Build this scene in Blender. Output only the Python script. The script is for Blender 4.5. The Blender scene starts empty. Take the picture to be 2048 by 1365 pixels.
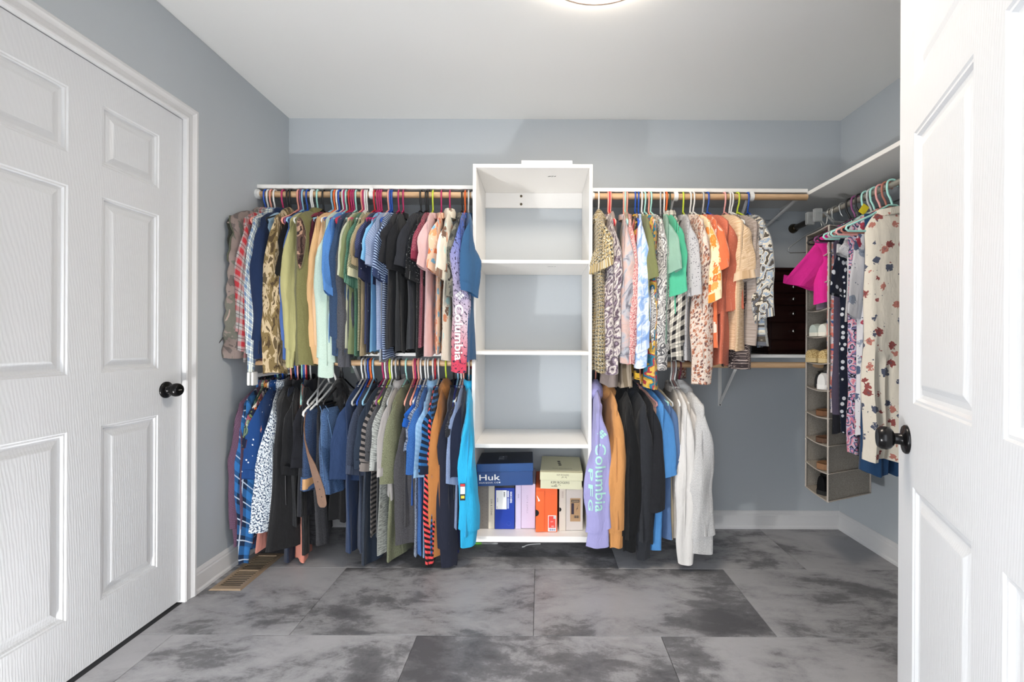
import bpy, bmesh, math, random
from mathutils import Vector, Matrix, noise

scene = bpy.context.scene
col = scene.collection
PI = math.pi
R = math.radians

# ------------------------------------------------------------------ camera, light, exposure
CAM_Z = 1.113
cd = bpy.data.cameras.new('camera'); cam = bpy.data.objects.new('camera', cd); col.objects.link(cam)
cd.lens = 16.0; cd.sensor_width = 36.0; cd.sensor_fit = 'HORIZONTAL'; cd.clip_start = 0.02
cd.shift_x = -56.0 / 2048.0
cam.matrix_world = Matrix.Translation((0, 0, CAM_Z)) @ Matrix.Rotation(R(90), 4, 'X') @ Matrix.Rotation(R(0.26), 4, 'Z')
scene.camera = cam

w = bpy.data.worlds.new('World'); scene.world = w; w.use_nodes = True
w.node_tree.nodes['Background'].inputs[0].default_value = (0.86, 0.93, 1.0, 1)
w.node_tree.nodes['Background'].inputs[1].default_value = 1.0

def area(name, loc, rot, sx, sy, power, colr):
    l = bpy.data.lights.new(name, 'AREA'); l.shape = 'RECTANGLE'; l.size = sx; l.size_y = sy
    l.energy = power; l.color = colr
    o = bpy.data.objects.new(name, l); col.objects.link(o); o.location = loc; o.rotation_euler = rot
    return o
# daylight of the bedroom coming in through the doorway behind the camera
area('doorway_daylight', (0.0, -0.35, 1.15), (R(90), 0, 0), 0.95, 1.9, 17.0, (0.93, 0.96, 1.0))
# hard light low by the front left corner (the crisp upward shadows on the back wall come from it)
l = bpy.data.lights.new('low_strobe', 'POINT'); l.energy = 52.0; l.shadow_soft_size = 0.035; l.color = (1.0, 0.98, 0.95)
o = bpy.data.objects.new('low_strobe', l); col.objects.link(o); o.location = (-1.40, 0.52, 0.12)

vs = scene.view_settings
vs.view_transform = 'Standard'; vs.look = 'None'; vs.exposure = 0.45; vs.gamma = 1.0; vs.use_curve_mapping = False

# ------------------------------------------------------------------ helpers
def lin(h):
    if not isinstance(h, str): return tuple(h)
    h = h.lstrip('#'); v = [int(h[i:i+2], 16) / 255 for i in (0, 2, 4)]
    return tuple(c / 12.92 if c <= 0.04045 else ((c + 0.055) / 1.055) ** 2.4 for c in v)

def tag(o, label=None, cat=None, group=None, kind=None):
    if label: o['label'] = label
    if cat: o['category'] = cat
    if group: o['group'] = group
    if kind: o['kind'] = kind
    return o

def empty(name, loc=(0, 0, 0), rz=0.0):
    o = bpy.data.objects.new(name, None); col.objects.link(o)
    o.empty_display_size = 0.05
    o.location = loc; o.rotation_euler = (0, 0, rz)
    return o

class MB:
    """collects geometry; build() links it as one mesh object"""
    def __init__(s): s.v = []; s.f = []; s.uv = []
    def add(s, vs_, fs, uvs=None):
        n = len(s.v); s.v += [tuple(p) for p in vs_]
        s.f += [tuple(i + n for i in f) for f in fs]
        s.uv += list(uvs) if uvs else [(p[0] + p[1], p[2]) for p in vs_]
    def box(s, x0, x1, y0, y1, z0, z1):
        s.add([(x0,y0,z0),(x1,y0,z0),(x1,y1,z0),(x0,y1,z0),(x0,y0,z1),(x1,y0,z1),(x1,y1,z1),(x0,y1,z1)],
              [(0,3,2,1),(4,5,6,7),(0,1,5,4),(1,2,6,5),(2,3,7,6),(3,0,4,7)])
        return s
    def bbox(s, x0, x1, y0, y1, z0, z1, b=0.002):
        """box with bevelled vertical and horizontal edges"""
        bm = bmesh.new(); bmesh.ops.create_cube(bm, size=1)
        for v in bm.verts:
            v.co = Vector(((x0+x1)/2 + v.co.x*(x1-x0), (y0+y1)/2 + v.co.y*(y1-y0), (z0+z1)/2 + v.co.z*(z1-z0)))
        bmesh.ops.bevel(bm, geom=bm.edges[:], offset=b, segments=1, affect='EDGES')
        bm.verts.index_update()
        s.add([v.co[:] for v in bm.verts], [[v.index for v in f.verts] for f in bm.faces]); bm.free()
        return s
    def prism(s, pts, axis, a0, a1):
        """polygon pts (2d) swept along axis from a0 to a1"""
        def P(p, a):
            if axis == 'x': return (a, p[0], p[1])
            if axis == 'y': return (p[0], a, p[1])
            return (p[0], p[1], a)
        n = len(pts)
        vs_ = [P(p, a0) for p in pts] + [P(p, a1) for p in pts]
        fs = [tuple(range(n))[::-1], tuple(range(n, 2*n))] + [(i, (i+1) % n, n+(i+1) % n, n+i) for i in range(n)]
        s.add(vs_, fs); return s
    def tube(s, path, r, n=8, cap=True, closed=False):
        path = [Vector(p) for p in path]; m = len(path)
        rr = r if isinstance(r, (list, tuple)) else [r]*m
        rings = []; up = None
        for i, p in enumerate(path):
            if closed: t = path[(i+1) % m] - path[i-1]
            else: t = path[min(i+1, m-1)] - path[max(i-1, 0)]
            t.normalize()
            if up is None:
                up = Vector((1, 0, 0)) if abs(t.x) < 0.9 else Vector((0, 0, 1))
            up = (up - t * up.dot(t)); up.normalize()
            b = t.cross(up)
            rings.append([p + (up*math.cos(2*PI*k/n) + b*math.sin(2*PI*k/n))*rr[i] for k in range(n)])
        vs_ = [q for rg in rings for q in rg]; fs = []
        for i in range(m if closed else m-1):
            j = (i+1) % m
            for k in range(n):
                fs.append((i*n+k, i*n+(k+1) % n, j*n+(k+1) % n, j*n+k))
        if cap and not closed:
            fs.append(tuple(range(n))[::-1]); fs.append(tuple(range((m-1)*n, m*n)))
        s.add(vs_, fs); return s
    def lathe(s, prof, n=24, mat=None):
        """prof: list of (r, h) about +z, optional matrix"""
        vs_ = []; fs = []
        for (r, h) in prof:
            for k in range(n): vs_.append(Vector((r*math.cos(2*PI*k/n), r*math.sin(2*PI*k/n), h)))
        for i in range(len(prof)-1):
            for k in range(n): fs.append((i*n+k, i*n+(k+1) % n, (i+1)*n+(k+1) % n, (i+1)*n+k))
        fs.append(tuple(range(n))[::-1]); m = len(prof)-1; fs.append(tuple(range(m*n, m*n+n)))
        if mat is not None: vs_ = [mat @ v for v in vs_]
        s.add(vs_, fs); return s
    def build(s, name, mat=None, parent=None, smooth=False):
        me = bpy.data.meshes.new(name); me.from_pydata(s.v, [], s.f); me.update()
        ul = me.uv_layers.new(name='UVMap')
        idx = [0]*len(me.loops); me.loops.foreach_get('vertex_index', idx)
        flat = []
        for i in idx: flat += s.uv[i]
        ul.data.foreach_set('uv', flat)
        if smooth:
            me.polygons.foreach_set('use_smooth', [True]*len(me.polygons))
            me.set_sharp_from_angle(angle=R(62))
        if mat: me.materials.append(mat)
        o = bpy.data.objects.new(name, me); col.objects.link(o)
        if parent: o.parent = parent
        return o

def share(src, name, parent=None, mat=None, loc=None):
    o = bpy.data.objects.new(name, src if isinstance(src, bpy.types.Mesh) else src.data); col.objects.link(o)
    if parent: o.parent = parent
    if loc: o.location = loc
    if mat:
        o.material_slots[0].link = 'OBJECT'; o.material_slots[0].material = mat
    return o

# ------------------------------------------------------------------ materials
MATS = {}
class NT:
    def __init__(s, name):
        s.m = bpy.data.materials.new(name); s.m.use_nodes = True
        s.t = s.m.node_tree; s.b = s.t.nodes['Principled BSDF']
    def n(s, typ, **kw):
        nd = s.t.nodes.new(typ)
        for k, v in kw.items(): setattr(nd, k, v)
        return nd
    def l(s, a, b): s.t.links.new(a, b)
    def val(s, sock, x):
        if isinstance(x, bpy.types.NodeSocket): s.l(x, sock)
        elif isinstance(x, (int, float)): sock.default_value = x
        else: sock.default_value = tuple(x) if len(x) == len(sock.default_value) else tuple(x) + (1,)
    def math(s, op, a, b=None, c=None):
        nd = s.n('ShaderNodeMath', operation=op); s.val(nd.inputs[0], a)
        if b is not None: s.val(nd.inputs[1], b)
        if c is not None: s.val(nd.inputs[2], c)
        return nd.outputs[0]
    def mix(s, f, a, b, mode='MIX'):
        nd = s.n('ShaderNodeMix', data_type='RGBA', blend_type=mode)
        s.val(nd.inputs[0], f); s.val(nd.inputs[6], a); s.val(nd.inputs[7], b)
        return nd.outputs[2]
    def ramp(s, x, stops, const=True):
        nd = s.n('ShaderNodeValToRGB'); cr = nd.color_ramp
        cr.interpolation = 'CONSTANT' if const else 'LINEAR'
        while len(cr.elements) < len(stops): cr.elements.new(0.5)
        for e, (p, c) in zip(cr.elements, stops):
            e.position = p; e.color = tuple(lin(c)) + (1,)
        s.val(nd.inputs[0], x); return nd.outputs[0]
    def noise(s, vec, scale, detail=2, rough=0.5, dist=0.0):
        nd = s.n('ShaderNodeTexNoise'); nd.inputs['Scale'].default_value = scale
        nd.inputs['Detail'].default_value = detail; nd.inputs['Roughness'].default_value = rough
        nd.inputs['Distortion'].default_value = dist
        if vec is not None: s.l(vec, nd.inputs['Vector'])
        return nd.outputs['Fac'], nd.outputs['Color']
    def voro(s, vec, scale, rand=1.0, feature='F1'):
        nd = s.n('ShaderNodeTexVoronoi', feature=feature); nd.inputs['Scale'].default_value = scale
        nd.inputs['Randomness'].default_value = rand
        if vec is not None: s.l(vec, nd.inputs['Vector'])
        return nd.outputs['Distance'], nd.outputs.get('Color')
    def mapping(s, vec, scale=(1,1,1), loc=(0,0,0), rot=(0,0,0)):
        nd = s.n('ShaderNodeMapping'); nd.inputs['Scale'].default_value = scale
        nd.inputs['Location'].default_value = loc; nd.inputs['Rotation'].default_value = rot
        s.l(vec, nd.inputs[0]); return nd.outputs[0]
    def bump(s, h, strength, dist=0.01):
        nd = s.n('ShaderNodeBump'); nd.inputs['Strength'].default_value = strength; nd.inputs['Distance'].default_value = dist
        s.l(h, nd.inputs['Height']); s.l(nd.outputs[0], s.b.inputs['Normal'])
    def out(s, c, rough=0.5, metal=0.0, spec=0.5):
        s.val(s.b.inputs['Base Color'], c); s.b.inputs['Roughness'].default_value = rough
        s.b.inputs['Metallic'].default_value = metal; s.b.inputs['Specular IOR Level'].default_value = spec
        return s.m

def solid(c, rough=0.5, metal=0.0, spec=0.5, var=0.0, scale=30, bump=0.0, bscale=200):
    key = ('solid', c, rough, metal, spec, var, scale, bump)
    if key in MATS: return MATS[key]
    N = NT('solid_' + str(c).strip('#')); tc = N.n('ShaderNodeTexCoord').outputs['Object']
    cc = lin(c)
    f, _ = N.noise(tc, scale, 3)
    cv = N.mix(N.math('MULTIPLY', f, max(var, 0.02)), cc, tuple(x*0.6 for x in cc))
    if bump:
        g, _ = N.noise(tc, bscale, 2); N.bump(g, bump, 0.002)
    MATS[key] = N.out(cv, rough, metal, spec); return MATS[key]

def fabric(spec):
    """woven cloth; pattern laid out in cloth coordinates (metres)"""
    if spec in MATS: return MATS[spec]
    kind = spec[0]; a = spec[1:]
    N = NT('cloth_' + kind)
    uvn = N.n('ShaderNodeUVMap'); uvn.uv_map = 'UVMap'; uv = uvn.outputs[0]
    sep = N.n('ShaderNodeSeparateXYZ'); N.l(uv, sep.inputs[0]); u, v = sep.outputs[0], sep.outputs[1]
    dn, dc = N.noise(uv, 14, 2)
    vm = N.n('ShaderNodeVectorMath', operation='MULTIPLY_ADD'); N.l(dc, vm.inputs[0]); vm.inputs[1].default_value = (0.03, 0.03, 0); N.l(uv, vm.inputs[2])
    duv = vm.outputs[0]
    def band(x, period, duty, ph=0.0):
        fr = N.math('FRACT', N.math('ADD', N.math('DIVIDE', x, period), ph))
        return N.math('LESS_THAN', fr, duty)
    rough = 0.9
    if kind == 'plain':
        c = lin(a[0])
    elif kind == 'heather':
        f, _ = N.noise(N.mapping(uv, (500, 160, 1)), 1.0, 2)
        c = N.ramp(f, [(0.38, a[0]), (0.62, a[1])], False)
    elif kind == 'slub':
        f, _ = N.noise(N.mapping(uv, (30, 300, 1)), 1.0, 3)
        c = N.ramp(f, [(0.4, a[0]), (0.58, a[1])], False)
    elif kind == 'stripe':                      # horizontal stripes
        c = N.mix(band(v, a[2], a[3]), lin(a[0]), lin(a[1]))
    elif kind == 'rib':                         # vertical ribs
        c = N.mix(band(u, a[2], a[3]), lin(a[0]), lin(a[1]))
    elif kind == 'plaid':                       # base, band, line, size
        s = a[3]
        bu = band(u, s, 0.45); bv = band(v, s, 0.45, 0.2)
        sm = N.math('MULTIPLY', N.math('ADD', bu, bv), 0.5)
        c = N.mix(sm, lin(a[0]), lin(a[1]))
        ln = N.math('MAXIMUM', band(u, s, 0.07, 0.3), band(v, s, 0.07, 0.5))
        c = N.mix(N.math('MULTIPLY', ln, 0.75), c, lin(a[2]))
    elif kind == 'tweed':
        s = a[3]
        bu = band(u, s, 0.5); bv = band(v, s, 0.5)
        sm = N.math('MULTIPLY', N.math('ADD', bu, bv), 0.5)
        f, _ = N.noise(uv, 160, 2)
        c = N.mix(N.math('MULTIPLY', sm, 0.9), lin(a[0]), lin(a[1]))
        c = N.mix(N.math('GREATER_THAN', f, 0.55), c, lin(a[2]))
    elif kind == 'camo':                        # colours, scale (x,y)
        f, _ = N.noise(N.mapping(duv, (a[1], a[2], 1)), 1.0, 3, 0.55, 0.6)
        n = len(a[0]); c = N.ramp(f, [(0.0, a[0][0])] + [(0.40 + 0.22*(i-1)/max(1, n-2), a[0][i]) for i in range(1, n)])
    elif kind == 'floral':                      # bg, flower colours, leaf colour, scale, size
        d, vc = N.voro(duv, a[3]); pn, _ = N.noise(uv, a[3]*5, 2)
        dd = N.math('ADD', d, N.math('MULTIPLY', N.math('SUBTRACT', pn, 0.5), 0.55))
        sp = N.n('ShaderNodeSeparateColor'); N.l(vc, sp.inputs[0])
        n = len(a[1]); fc = N.ramp(sp.outputs[0], [(i/n, a[1][i]) for i in range(n)])
        d2, _ = N.voro(N.mapping(duv, (1, 1, 1), (0.37, 0.11, 0)), a[3]*2.1)
        pn2, _ = N.noise(uv, a[3]*6, 2)
        leaf = N.math('LESS_THAN', N.math('ADD', d2, N.math('MULTIPLY', pn2, 0.5)), a[4]*1.02)
        c = N.mix(leaf, lin(a[0]), lin(a[2]))
        c = N.mix(N.math('LESS_THAN', dd, a[4]), c, fc)
        c = N.mix(N.math('LESS_THAN', dd, a[4]*0.3), c, N.mix(0.5, fc, lin(a[2])))
    elif kind == 'speckle':                     # bg, spot, scale, threshold
        f, _ = N.noise(uv, a[2], 2, 0.6)
        c = N.mix(N.math('GREATER_THAN', f, a[3]), lin(a[0]), lin(a[1]))
    elif kind == 'speckle3':
        f, _ = N.noise(uv, a[3], 2, 0.6)
        c = N.ramp(f, [(0.0, a[0]), (0.46, a[1]), (0.56, a[2])])
    elif kind == 'dots':                        # bg, dot, scale, size, randomness
        d, vc = N.voro(uv, a[2], a[4])
        c = N.mix(N.math('LESS_THAN', d, a[3]), lin(a[0]), lin(a[1]))
    elif kind == 'tie':
        f, _ = N.noise(uv, a[1], 4, 0.6, 0.8)
        n = len(a[0]); c = N.ramp(f, [(0.33 + 0.34*i/(n-1), a[0][i]) for i in range(n)], False)
    elif kind == 'paisley':                     # colours, scale
        d, vc = N.voro(duv, a[1]); f, _ = N.noise(uv, a[1]*2.2, 3)
        ring = N.math('FRACT', N.math('ADD', N.math('MULTIPLY', d, 2.4), N.math('MULTIPLY', f, 1.6)))
        n = len(a[0]); c = N.ramp(ring, [(i/n, a[0][i]) for i in range(n)])
    elif kind == 'grad':                        # top, mid, bottom, z range, speck colour
        f = N.math('DIVIDE', N.math('SUBTRACT', v, a[3]), a[4] - a[3])
        c = N.ramp(f, [(0.1, a[2]), (0.4, a[1]), (0.95, a[0])], False)
        s, _ = N.noise(duv, 70, 3, 0.7)
        c = N.mix(N.math('GREATER_THAN', s, 0.57), c, lin(a[5]))
    elif kind == 'tritone':                     # top/bottom split at v
        c = N.mix(N.math('LESS_THAN', v, a[2]), lin(a[0]), lin(a[1]))
    else: raise ValueError(kind)
    # slight unevenness of the dye, weave and wrinkles
    f2, _ = N.noise(uv, 40, 3)
    c = N.mix(N.math('MULTIPLY', f2, 0.22), c, N.mix(1.0, c, (0.62, 0.62, 0.62), 'MULTIPLY'))
    w1, _ = N.noise(N.mapping(uv, (26, 9, 1)), 1.0, 3, 0.5, 0.4)
    w2, _ = N.noise(uv, 700, 1)
    h = N.math('ADD', w1, N.math('MULTIPLY', w2, 0.06))
    N.bump(h, 0.55, 0.012)
    N.b.inputs['Sheen Weight'].default_value = 0.12
    MATS[spec] = N.out(c, rough, 0.0, 0.15)
    return MATS[spec]

def wall_paint(name, c, rough=0.55, tex=60):
    N = NT(name); tc = N.n('ShaderNodeTexCoord').outputs['Object']
    f, _ = N.noise(tc, 2.2, 3); g, _ = N.noise(tc, 320, 2)
    cc = lin(c); N.bump(g, 0.06, 0.002)
    return N.out(N.mix(N.math('MULTIPLY', f, 0.08), cc, tuple(x*0.75 for x in cc)), rough, 0, 0.35)

M_WALL = wall_paint('wall_paint', '#b9bfc4', 0.5)
M_CEIL = wall_paint('ceiling_paint', '#e4e4e2', 0.85)
M_TRIM = wall_paint('trim_paint', '#d6d6d7', 0.35)

def door_paint():
    N = NT('door_paint'); tc = N.n('ShaderNodeTexCoord').outputs['Object']
    wv = N.n('ShaderNodeTexWave', wave_type='RINGS', rings_direction='Y'); wv.inputs['Scale'].default_value = 16
    wv.inputs['Distortion'].default_value = 5; wv.inputs['Detail'].default_value = 3; wv.inputs['Detail Scale'].default_value = 1.6
    N.l(N.mapping(tc, (2.6, 1, 0.5)), wv.inputs[0])
    g, _ = N.noise(N.mapping(tc, (150, 20, 9)), 1.0, 2)
    N.bump(N.math('ADD', N.math('MULTIPLY', wv.outputs[1], 0.6), N.math('MULTIPLY', g, 0.35)), 0.12, 0.0025)
    return N.out(lin('#d6d8db'), 0.36, 0, 0.4)
M_DOOR = door_paint()

def stone_tile():
    N = NT('vinyl_stone_tile'); oi = N.n('ShaderNodeObjectInfo'); tc = N.n('ShaderNodeTexCoord').outputs['Object']
    off = N.n('ShaderNodeVectorMath', operation='MULTIPLY_ADD')
    cmb = N.n('ShaderNodeCombineXYZ'); N.l(oi.outputs['Random'], cmb.inputs[0]); N.l(oi.outputs['Random'], cmb.inputs[1])
    N.l(cmb.outputs[0], off.inputs[0]); off.inputs[1].default_value = (37, 53, 0); N.l(tc, off.inputs[2]); p = off.outputs[0]
    big, _ = N.noise(N.mapping(p, (1.5, 2.4, 1), rot=(0, 0, 0.5)), 1.0, 7, 0.62, 0.35)
    fine, _ = N.noise(N.mapping(p, (9, 20, 1), rot=(0, 0, 0.6)), 1.0, 6, 0.7, 0.8)
    grain, _ = N.noise(p, 120, 3, 0.7)
    s = N.math('ADD', N.math('ADD', big, N.math('MULTIPLY', N.math('SUBTRACT', fine, 0.5), 0.26)), N.math('MULTIPLY', N.math('SUBTRACT', grain, 0.5), 0.07))
    c = N.ramp(s, [(0.36, '#545457'), (0.44, '#6c6c6f'), (0.49, '#909093'), (0.56, '#9f9fa2'), (0.70, '#a6a6a9')], False)
    rv = N.math('MULTIPLY_ADD', oi.outputs['Random'], 0.16, 0.92)
    hsv = N.n('ShaderNodeHueSaturation'); N.l(rv, hsv.inputs['Value']); N.l(c, hsv.inputs['Color'])
    N.bump(N.math('ADD', fine, N.math('MULTIPLY', grain, 0.4)), 0.10, 0.003)
    return N.out(hsv.outputs[0], 0.42, 0, 0.4)
M_TILE = stone_tile()

def wood(name, c1, c2, axis='x', rough=0.45):
    N = NT(name); tc = N.n('ShaderNodeTexCoord').outputs['Object']
    sc = {'x': (3, 60, 60), 'y': (60, 3, 60), 'z': (60, 60, 3)}[axis]
    f, _ = N.noise(N.mapping(tc, sc), 1.0, 4, 0.6)
    return N.out(N.ramp(f, [(0.3, c1), (0.7, c2)], False), rough, 0, 0.4)
M_ROD = wood('pine_rod', '#c09a72', '#dcb993', 'x')
M_DARKWOOD = wood('dark_stained_wood', '#1d0d0c', '#2f1815', 'x', 0.3)
M_SHELF = solid('#ecebe8', 0.4, var=0.04)
M_MELA = solid('#f0eeeb', 0.32, var=0.02)
M_BRONZE = solid('#1c1b1c', 0.22, 0.6, 0.5)
M_STEEL = solid('#b9b4aa', 0.3, 0.6)
M_CHROME = solid('#d0cfcc', 0.12, 1.0)
M_WIRE = solid('#b9bcbc', 0.3, 0.9)
M_WHITEPL = solid('#ececea', 0.4)
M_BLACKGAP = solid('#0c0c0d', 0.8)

HC = {'white': '#e6e6e3', 'salmon': '#eda08f', 'blue': '#1d4fae', 'lightblue': '#8fc0dd', 'magenta': '#b32a62', 'black': '#1b1b1d',
      'mint': '#a5dcd3', 'orange': '#ee6a2a', 'lime': '#c6da3f', 'red': '#c22a36', 'grey': '#b5b7b8', 'purple': '#7d4170',
      'pink': '#eaa9a6', 'maroon': '#6b1f36', 'mauve': '#a98482', 'darkgreen': '#1e3a31'}
HM = {k: solid(v, 0.35, var=0.0) for k, v in HC.items()}

# ------------------------------------------------------------------ lettering
def text_geo(s, size, shear=0.0, bold=0.0, space=1.0):
    cu = bpy.data.curves.new('lettering', 'FONT'); cu.body = s; cu.size = size; cu.shear = shear
    cu.align_x = 'LEFT'; cu.space_character = space; cu.offset = bold; cu.resolution_u = 3; cu.fill_mode = 'FRONT'
    ob = bpy.data.objects.new('lettering', cu); col.objects.link(ob)
    dg = bpy.context.evaluated_depsgraph_get()
    me = bpy.data.meshes.new_from_object(ob.evaluated_get(dg))
    vs_ = [v.co.copy() for v in me.vertices]; fs = [tuple(p.vertices) for p in me.polygons]
    bpy.data.objects.remove(ob); bpy.data.curves.remove(cu); bpy.data.meshes.remove(me)
    x0 = min(v.x for v in vs_); x1 = max(v.x for v in vs_); y0 = min(v.y for v in vs_); y1 = max(v.y for v in vs_)
    return [(v.x - (x0+x1)/2, v.y - (y0+y1)/2) for v in vs_], fs, x1-x0, y1-y0

def lettering(s, w, h, place, mat, parent, name='lettering', **kw):
    """fit text s into w x h; place(a, b) maps text plane coordinates to parent space"""
    p, fs, tw, th = text_geo(s, 0.1, **kw)
    mb = MB(); mb.add([place(a*w/tw, b*h/th) for a, b in p], fs)
    return mb.build(name, mat, parent)

def patch(poly, place, mat, parent, name):
    mb = MB(); mb.add([place(a, b) for a, b in poly], [tuple(range(len(poly)))])
    return mb.build(name, mat, parent)
def rect(a0, a1, b0, b1): return [(a0, b0), (a1, b0), (a1, b1), (a0, b1)]

# ------------------------------------------------------------------ the room
XL, XR, YF, YB, ZC = -1.507, 1.794, 0.262, 2.722, 2.44
DOOR1 = (1.107, 1.925)          # opening in the left wall (y range)
OPEN = (-0.485, 0.478)          # doorway in the front wall (x range), the camera stands in it
fl = MB().box(XL-0.3, XR+0.1, -0.55, YB+0.1, -0.08, -0.004).build('floor', solid('#29292b', 0.8)); tag(fl, 'grey stone-look vinyl tile floor', 'floor', kind='structure')
rows = [(2.226, YB, 0.39), (1.717, 2.226, -0.02), (1.208, 1.717, -0.458), (0.699, 1.208, -0.02), (0.19, 0.699, 0.39), (-0.319, 0.19, -0.458), (-0.55, -0.319, -0.02)]
for (y0, y1, xj) in rows:
    L = 0.92; k0 = math.floor((XL - xj)/L)
    for k in range(k0, k0+6):
        x0 = max(xj + k*L, XL); x1 = min(xj + (k+1)*L, XR)
        if x1 - x0 < 0.02: continue
        g = 0.0007; cx, cy = (x0+x1)/2, (y0+y1)/2
        hx, hy = (x1-x0)/2 - g, (y1-y0)/2 - g; c = 0.0012
        mb = MB()
        mb.add([(-hx,-hy,-.004),(hx,-hy,-.004),(hx,hy,-.004),(-hx,hy,-.004),(-hx,-hy,-c),(hx,-hy,-c),(hx,hy,-c),(-hx,hy,-c),
                (-hx+c,-hy+c,0),(hx-c,-hy+c,0),(hx-c,hy-c,0),(-hx+c,hy-c,0)],
               [(0,1,5,4),(1,2,6,5),(2,3,7,6),(3,0,4,7),(4,5,9,8),(5,6,10,9),(6,7,11,10),(7,4,8,11),(8,9,10,11)])
        t = mb.build('floor_tile', M_TILE, fl); t.location = (cx, cy, 0)

def struct(name, mb, mat, label, cat):
    return tag(mb.build(name, mat), label, cat, kind='structure')
struct('ceiling', MB().box(XL-0.3, XR+0.1, -0.55, YB+0.1, ZC, ZC+0.08), M_CEIL, 'white painted ceiling', 'ceiling')
struct('wall_back', MB().box(XL-0.12, XR+0.12, YB, YB+0.1, 0, ZC), M_WALL, 'blue grey back wall behind the clothes', 'wall')
struct('wall_right', MB().box(XR, XR+0.1, YF, YB, 0, ZC), M_WALL, 'blue grey side wall behind the open door', 'wall')
struct('wall_left', MB().box(XL-0.12, XL, DOOR1[1]+0.012, YB, 0, ZC).box(XL-0.12, XL, YF, DOOR1[0]-0.012, 0, ZC)
       .box(XL-0.12, XL, DOOR1[0]-0.012, DOOR1[1]+0.012, 2.052, ZC), M_WALL, 'blue grey wall with the closed six panel door', 'wall')
struct('wall_front', MB().box(XL-0.12, OPEN[0]-0.02, YF-0.115, YF, 0, ZC).box(OPEN[1]+0.02, XR+0.1, YF-0.115, YF, 0, ZC)
       .box(OPEN[0]-0.02, OPEN[1]+0.02, YF-0.115, YF, 2.06, ZC), M_WALL, 'blue grey wall with the open doorway', 'wall')

# baseboards: stepped cap profile with shoe moulding
def base_prof(sgn):
    return [(0, 0), (sgn*0.017, 0), (sgn*0.017, 0.012), (sgn*0.013, 0.019), (sgn*0.012, 0.020), (sgn*0.012, 0.078), (sgn*0.009, 0.084), (sgn*0.009, 0.090), (sgn*0.006, 0.098), (sgn*0.003, 0.104), (0, 0.105)]
struct('baseboard_back', MB().prism([(YB + p[0], p[1]) for p in base_prof(-1)], 'x', XL, XR), M_TRIM, 'white baseboard along the back wall', 'baseboard')
struct('baseboard_right', MB().prism([(XR + p[0], p[1]) for p in base_prof(-1)], 'y', YF, YB), M_TRIM, 'white baseboard along the side wall by the shoe organizer', 'baseboard')
struct('baseboard_left', MB().prism([(XL + p[0], p[1]) for p in base_prof(1)], 'y', DOOR1[1]+0.06, YB), M_TRIM, 'white baseboard above the floor vent', 'baseboard')

# casing of the closed door: flat with raised outer band, mitred by overlap
def casing(name, label):
    # profile across the width (d from the opening outwards), height off the wall
    prof = [(0.0, 0.0), (0.0, 0.010), (0.006, 0.013), (0.012, 0.012), (0.016, 0.0095), (0.030, 0.011), (0.040, 0.015), (0.046, 0.018), (0.055, 0.018), (0.060, 0.013), (0.060, 0.0)]
    mb = MB(); ya, yb, zt = DOOR1[0], DOOR1[1], 2.045
    path = [((ya, 0.0), (-1, 0)), ((ya, zt), (-1, 1)), ((yb, zt), (1, 1)), ((yb, 0.0), (1, 0))]
    vs_ = []; n = len(prof)
    for (p, d) in path:
        for (q, h) in prof: vs_.append((XL + h, p[0] + d[0]*q, p[1] + d[1]*q))
    fs = []
    for i in range(3):
        for k in range(n-1): fs.append((i*n+k, i*n+k+1, (i+1)*n+k+1, (i+1)*n+k))
    mb.add(vs_, fs)
    # jamb with stop
    mb.box(XL-0.12, XL, ya-0.012, ya, 0, zt); mb.box(XL-0.12, XL, yb, yb+0.012, 0, zt); mb.box(XL-0.12, XL, ya-0.012, yb+0.012, zt, zt+0.007)
    mb.box(XL-0.075, XL-0.044, ya, ya+0.012, 0, zt); mb.box(XL-0.075, XL-0.044, yb-0.012, yb, 0, zt); mb.box(XL-0.075, XL-0.044, ya, yb, zt-0.012, zt)
    return struct(name, mb, M_TRIM, label, 'trim')
casing('trim_1', 'white moulded casing around the closed door')
jm = MB().box(OPEN[0]-0.02, OPEN[0], YF-0.125, YF+0.01, 0, 2.06).box(OPEN[1], OPEN[1]+0.02, YF-0.125, YF+0.01, 0, 2.06).box(OPEN[0], OPEN[1], YF-0.125, YF+0.01, 2.045, 2.06)
struct('trim_2', jm, M_TRIM, 'white jamb of the doorway with the open door', 'trim')

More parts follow.
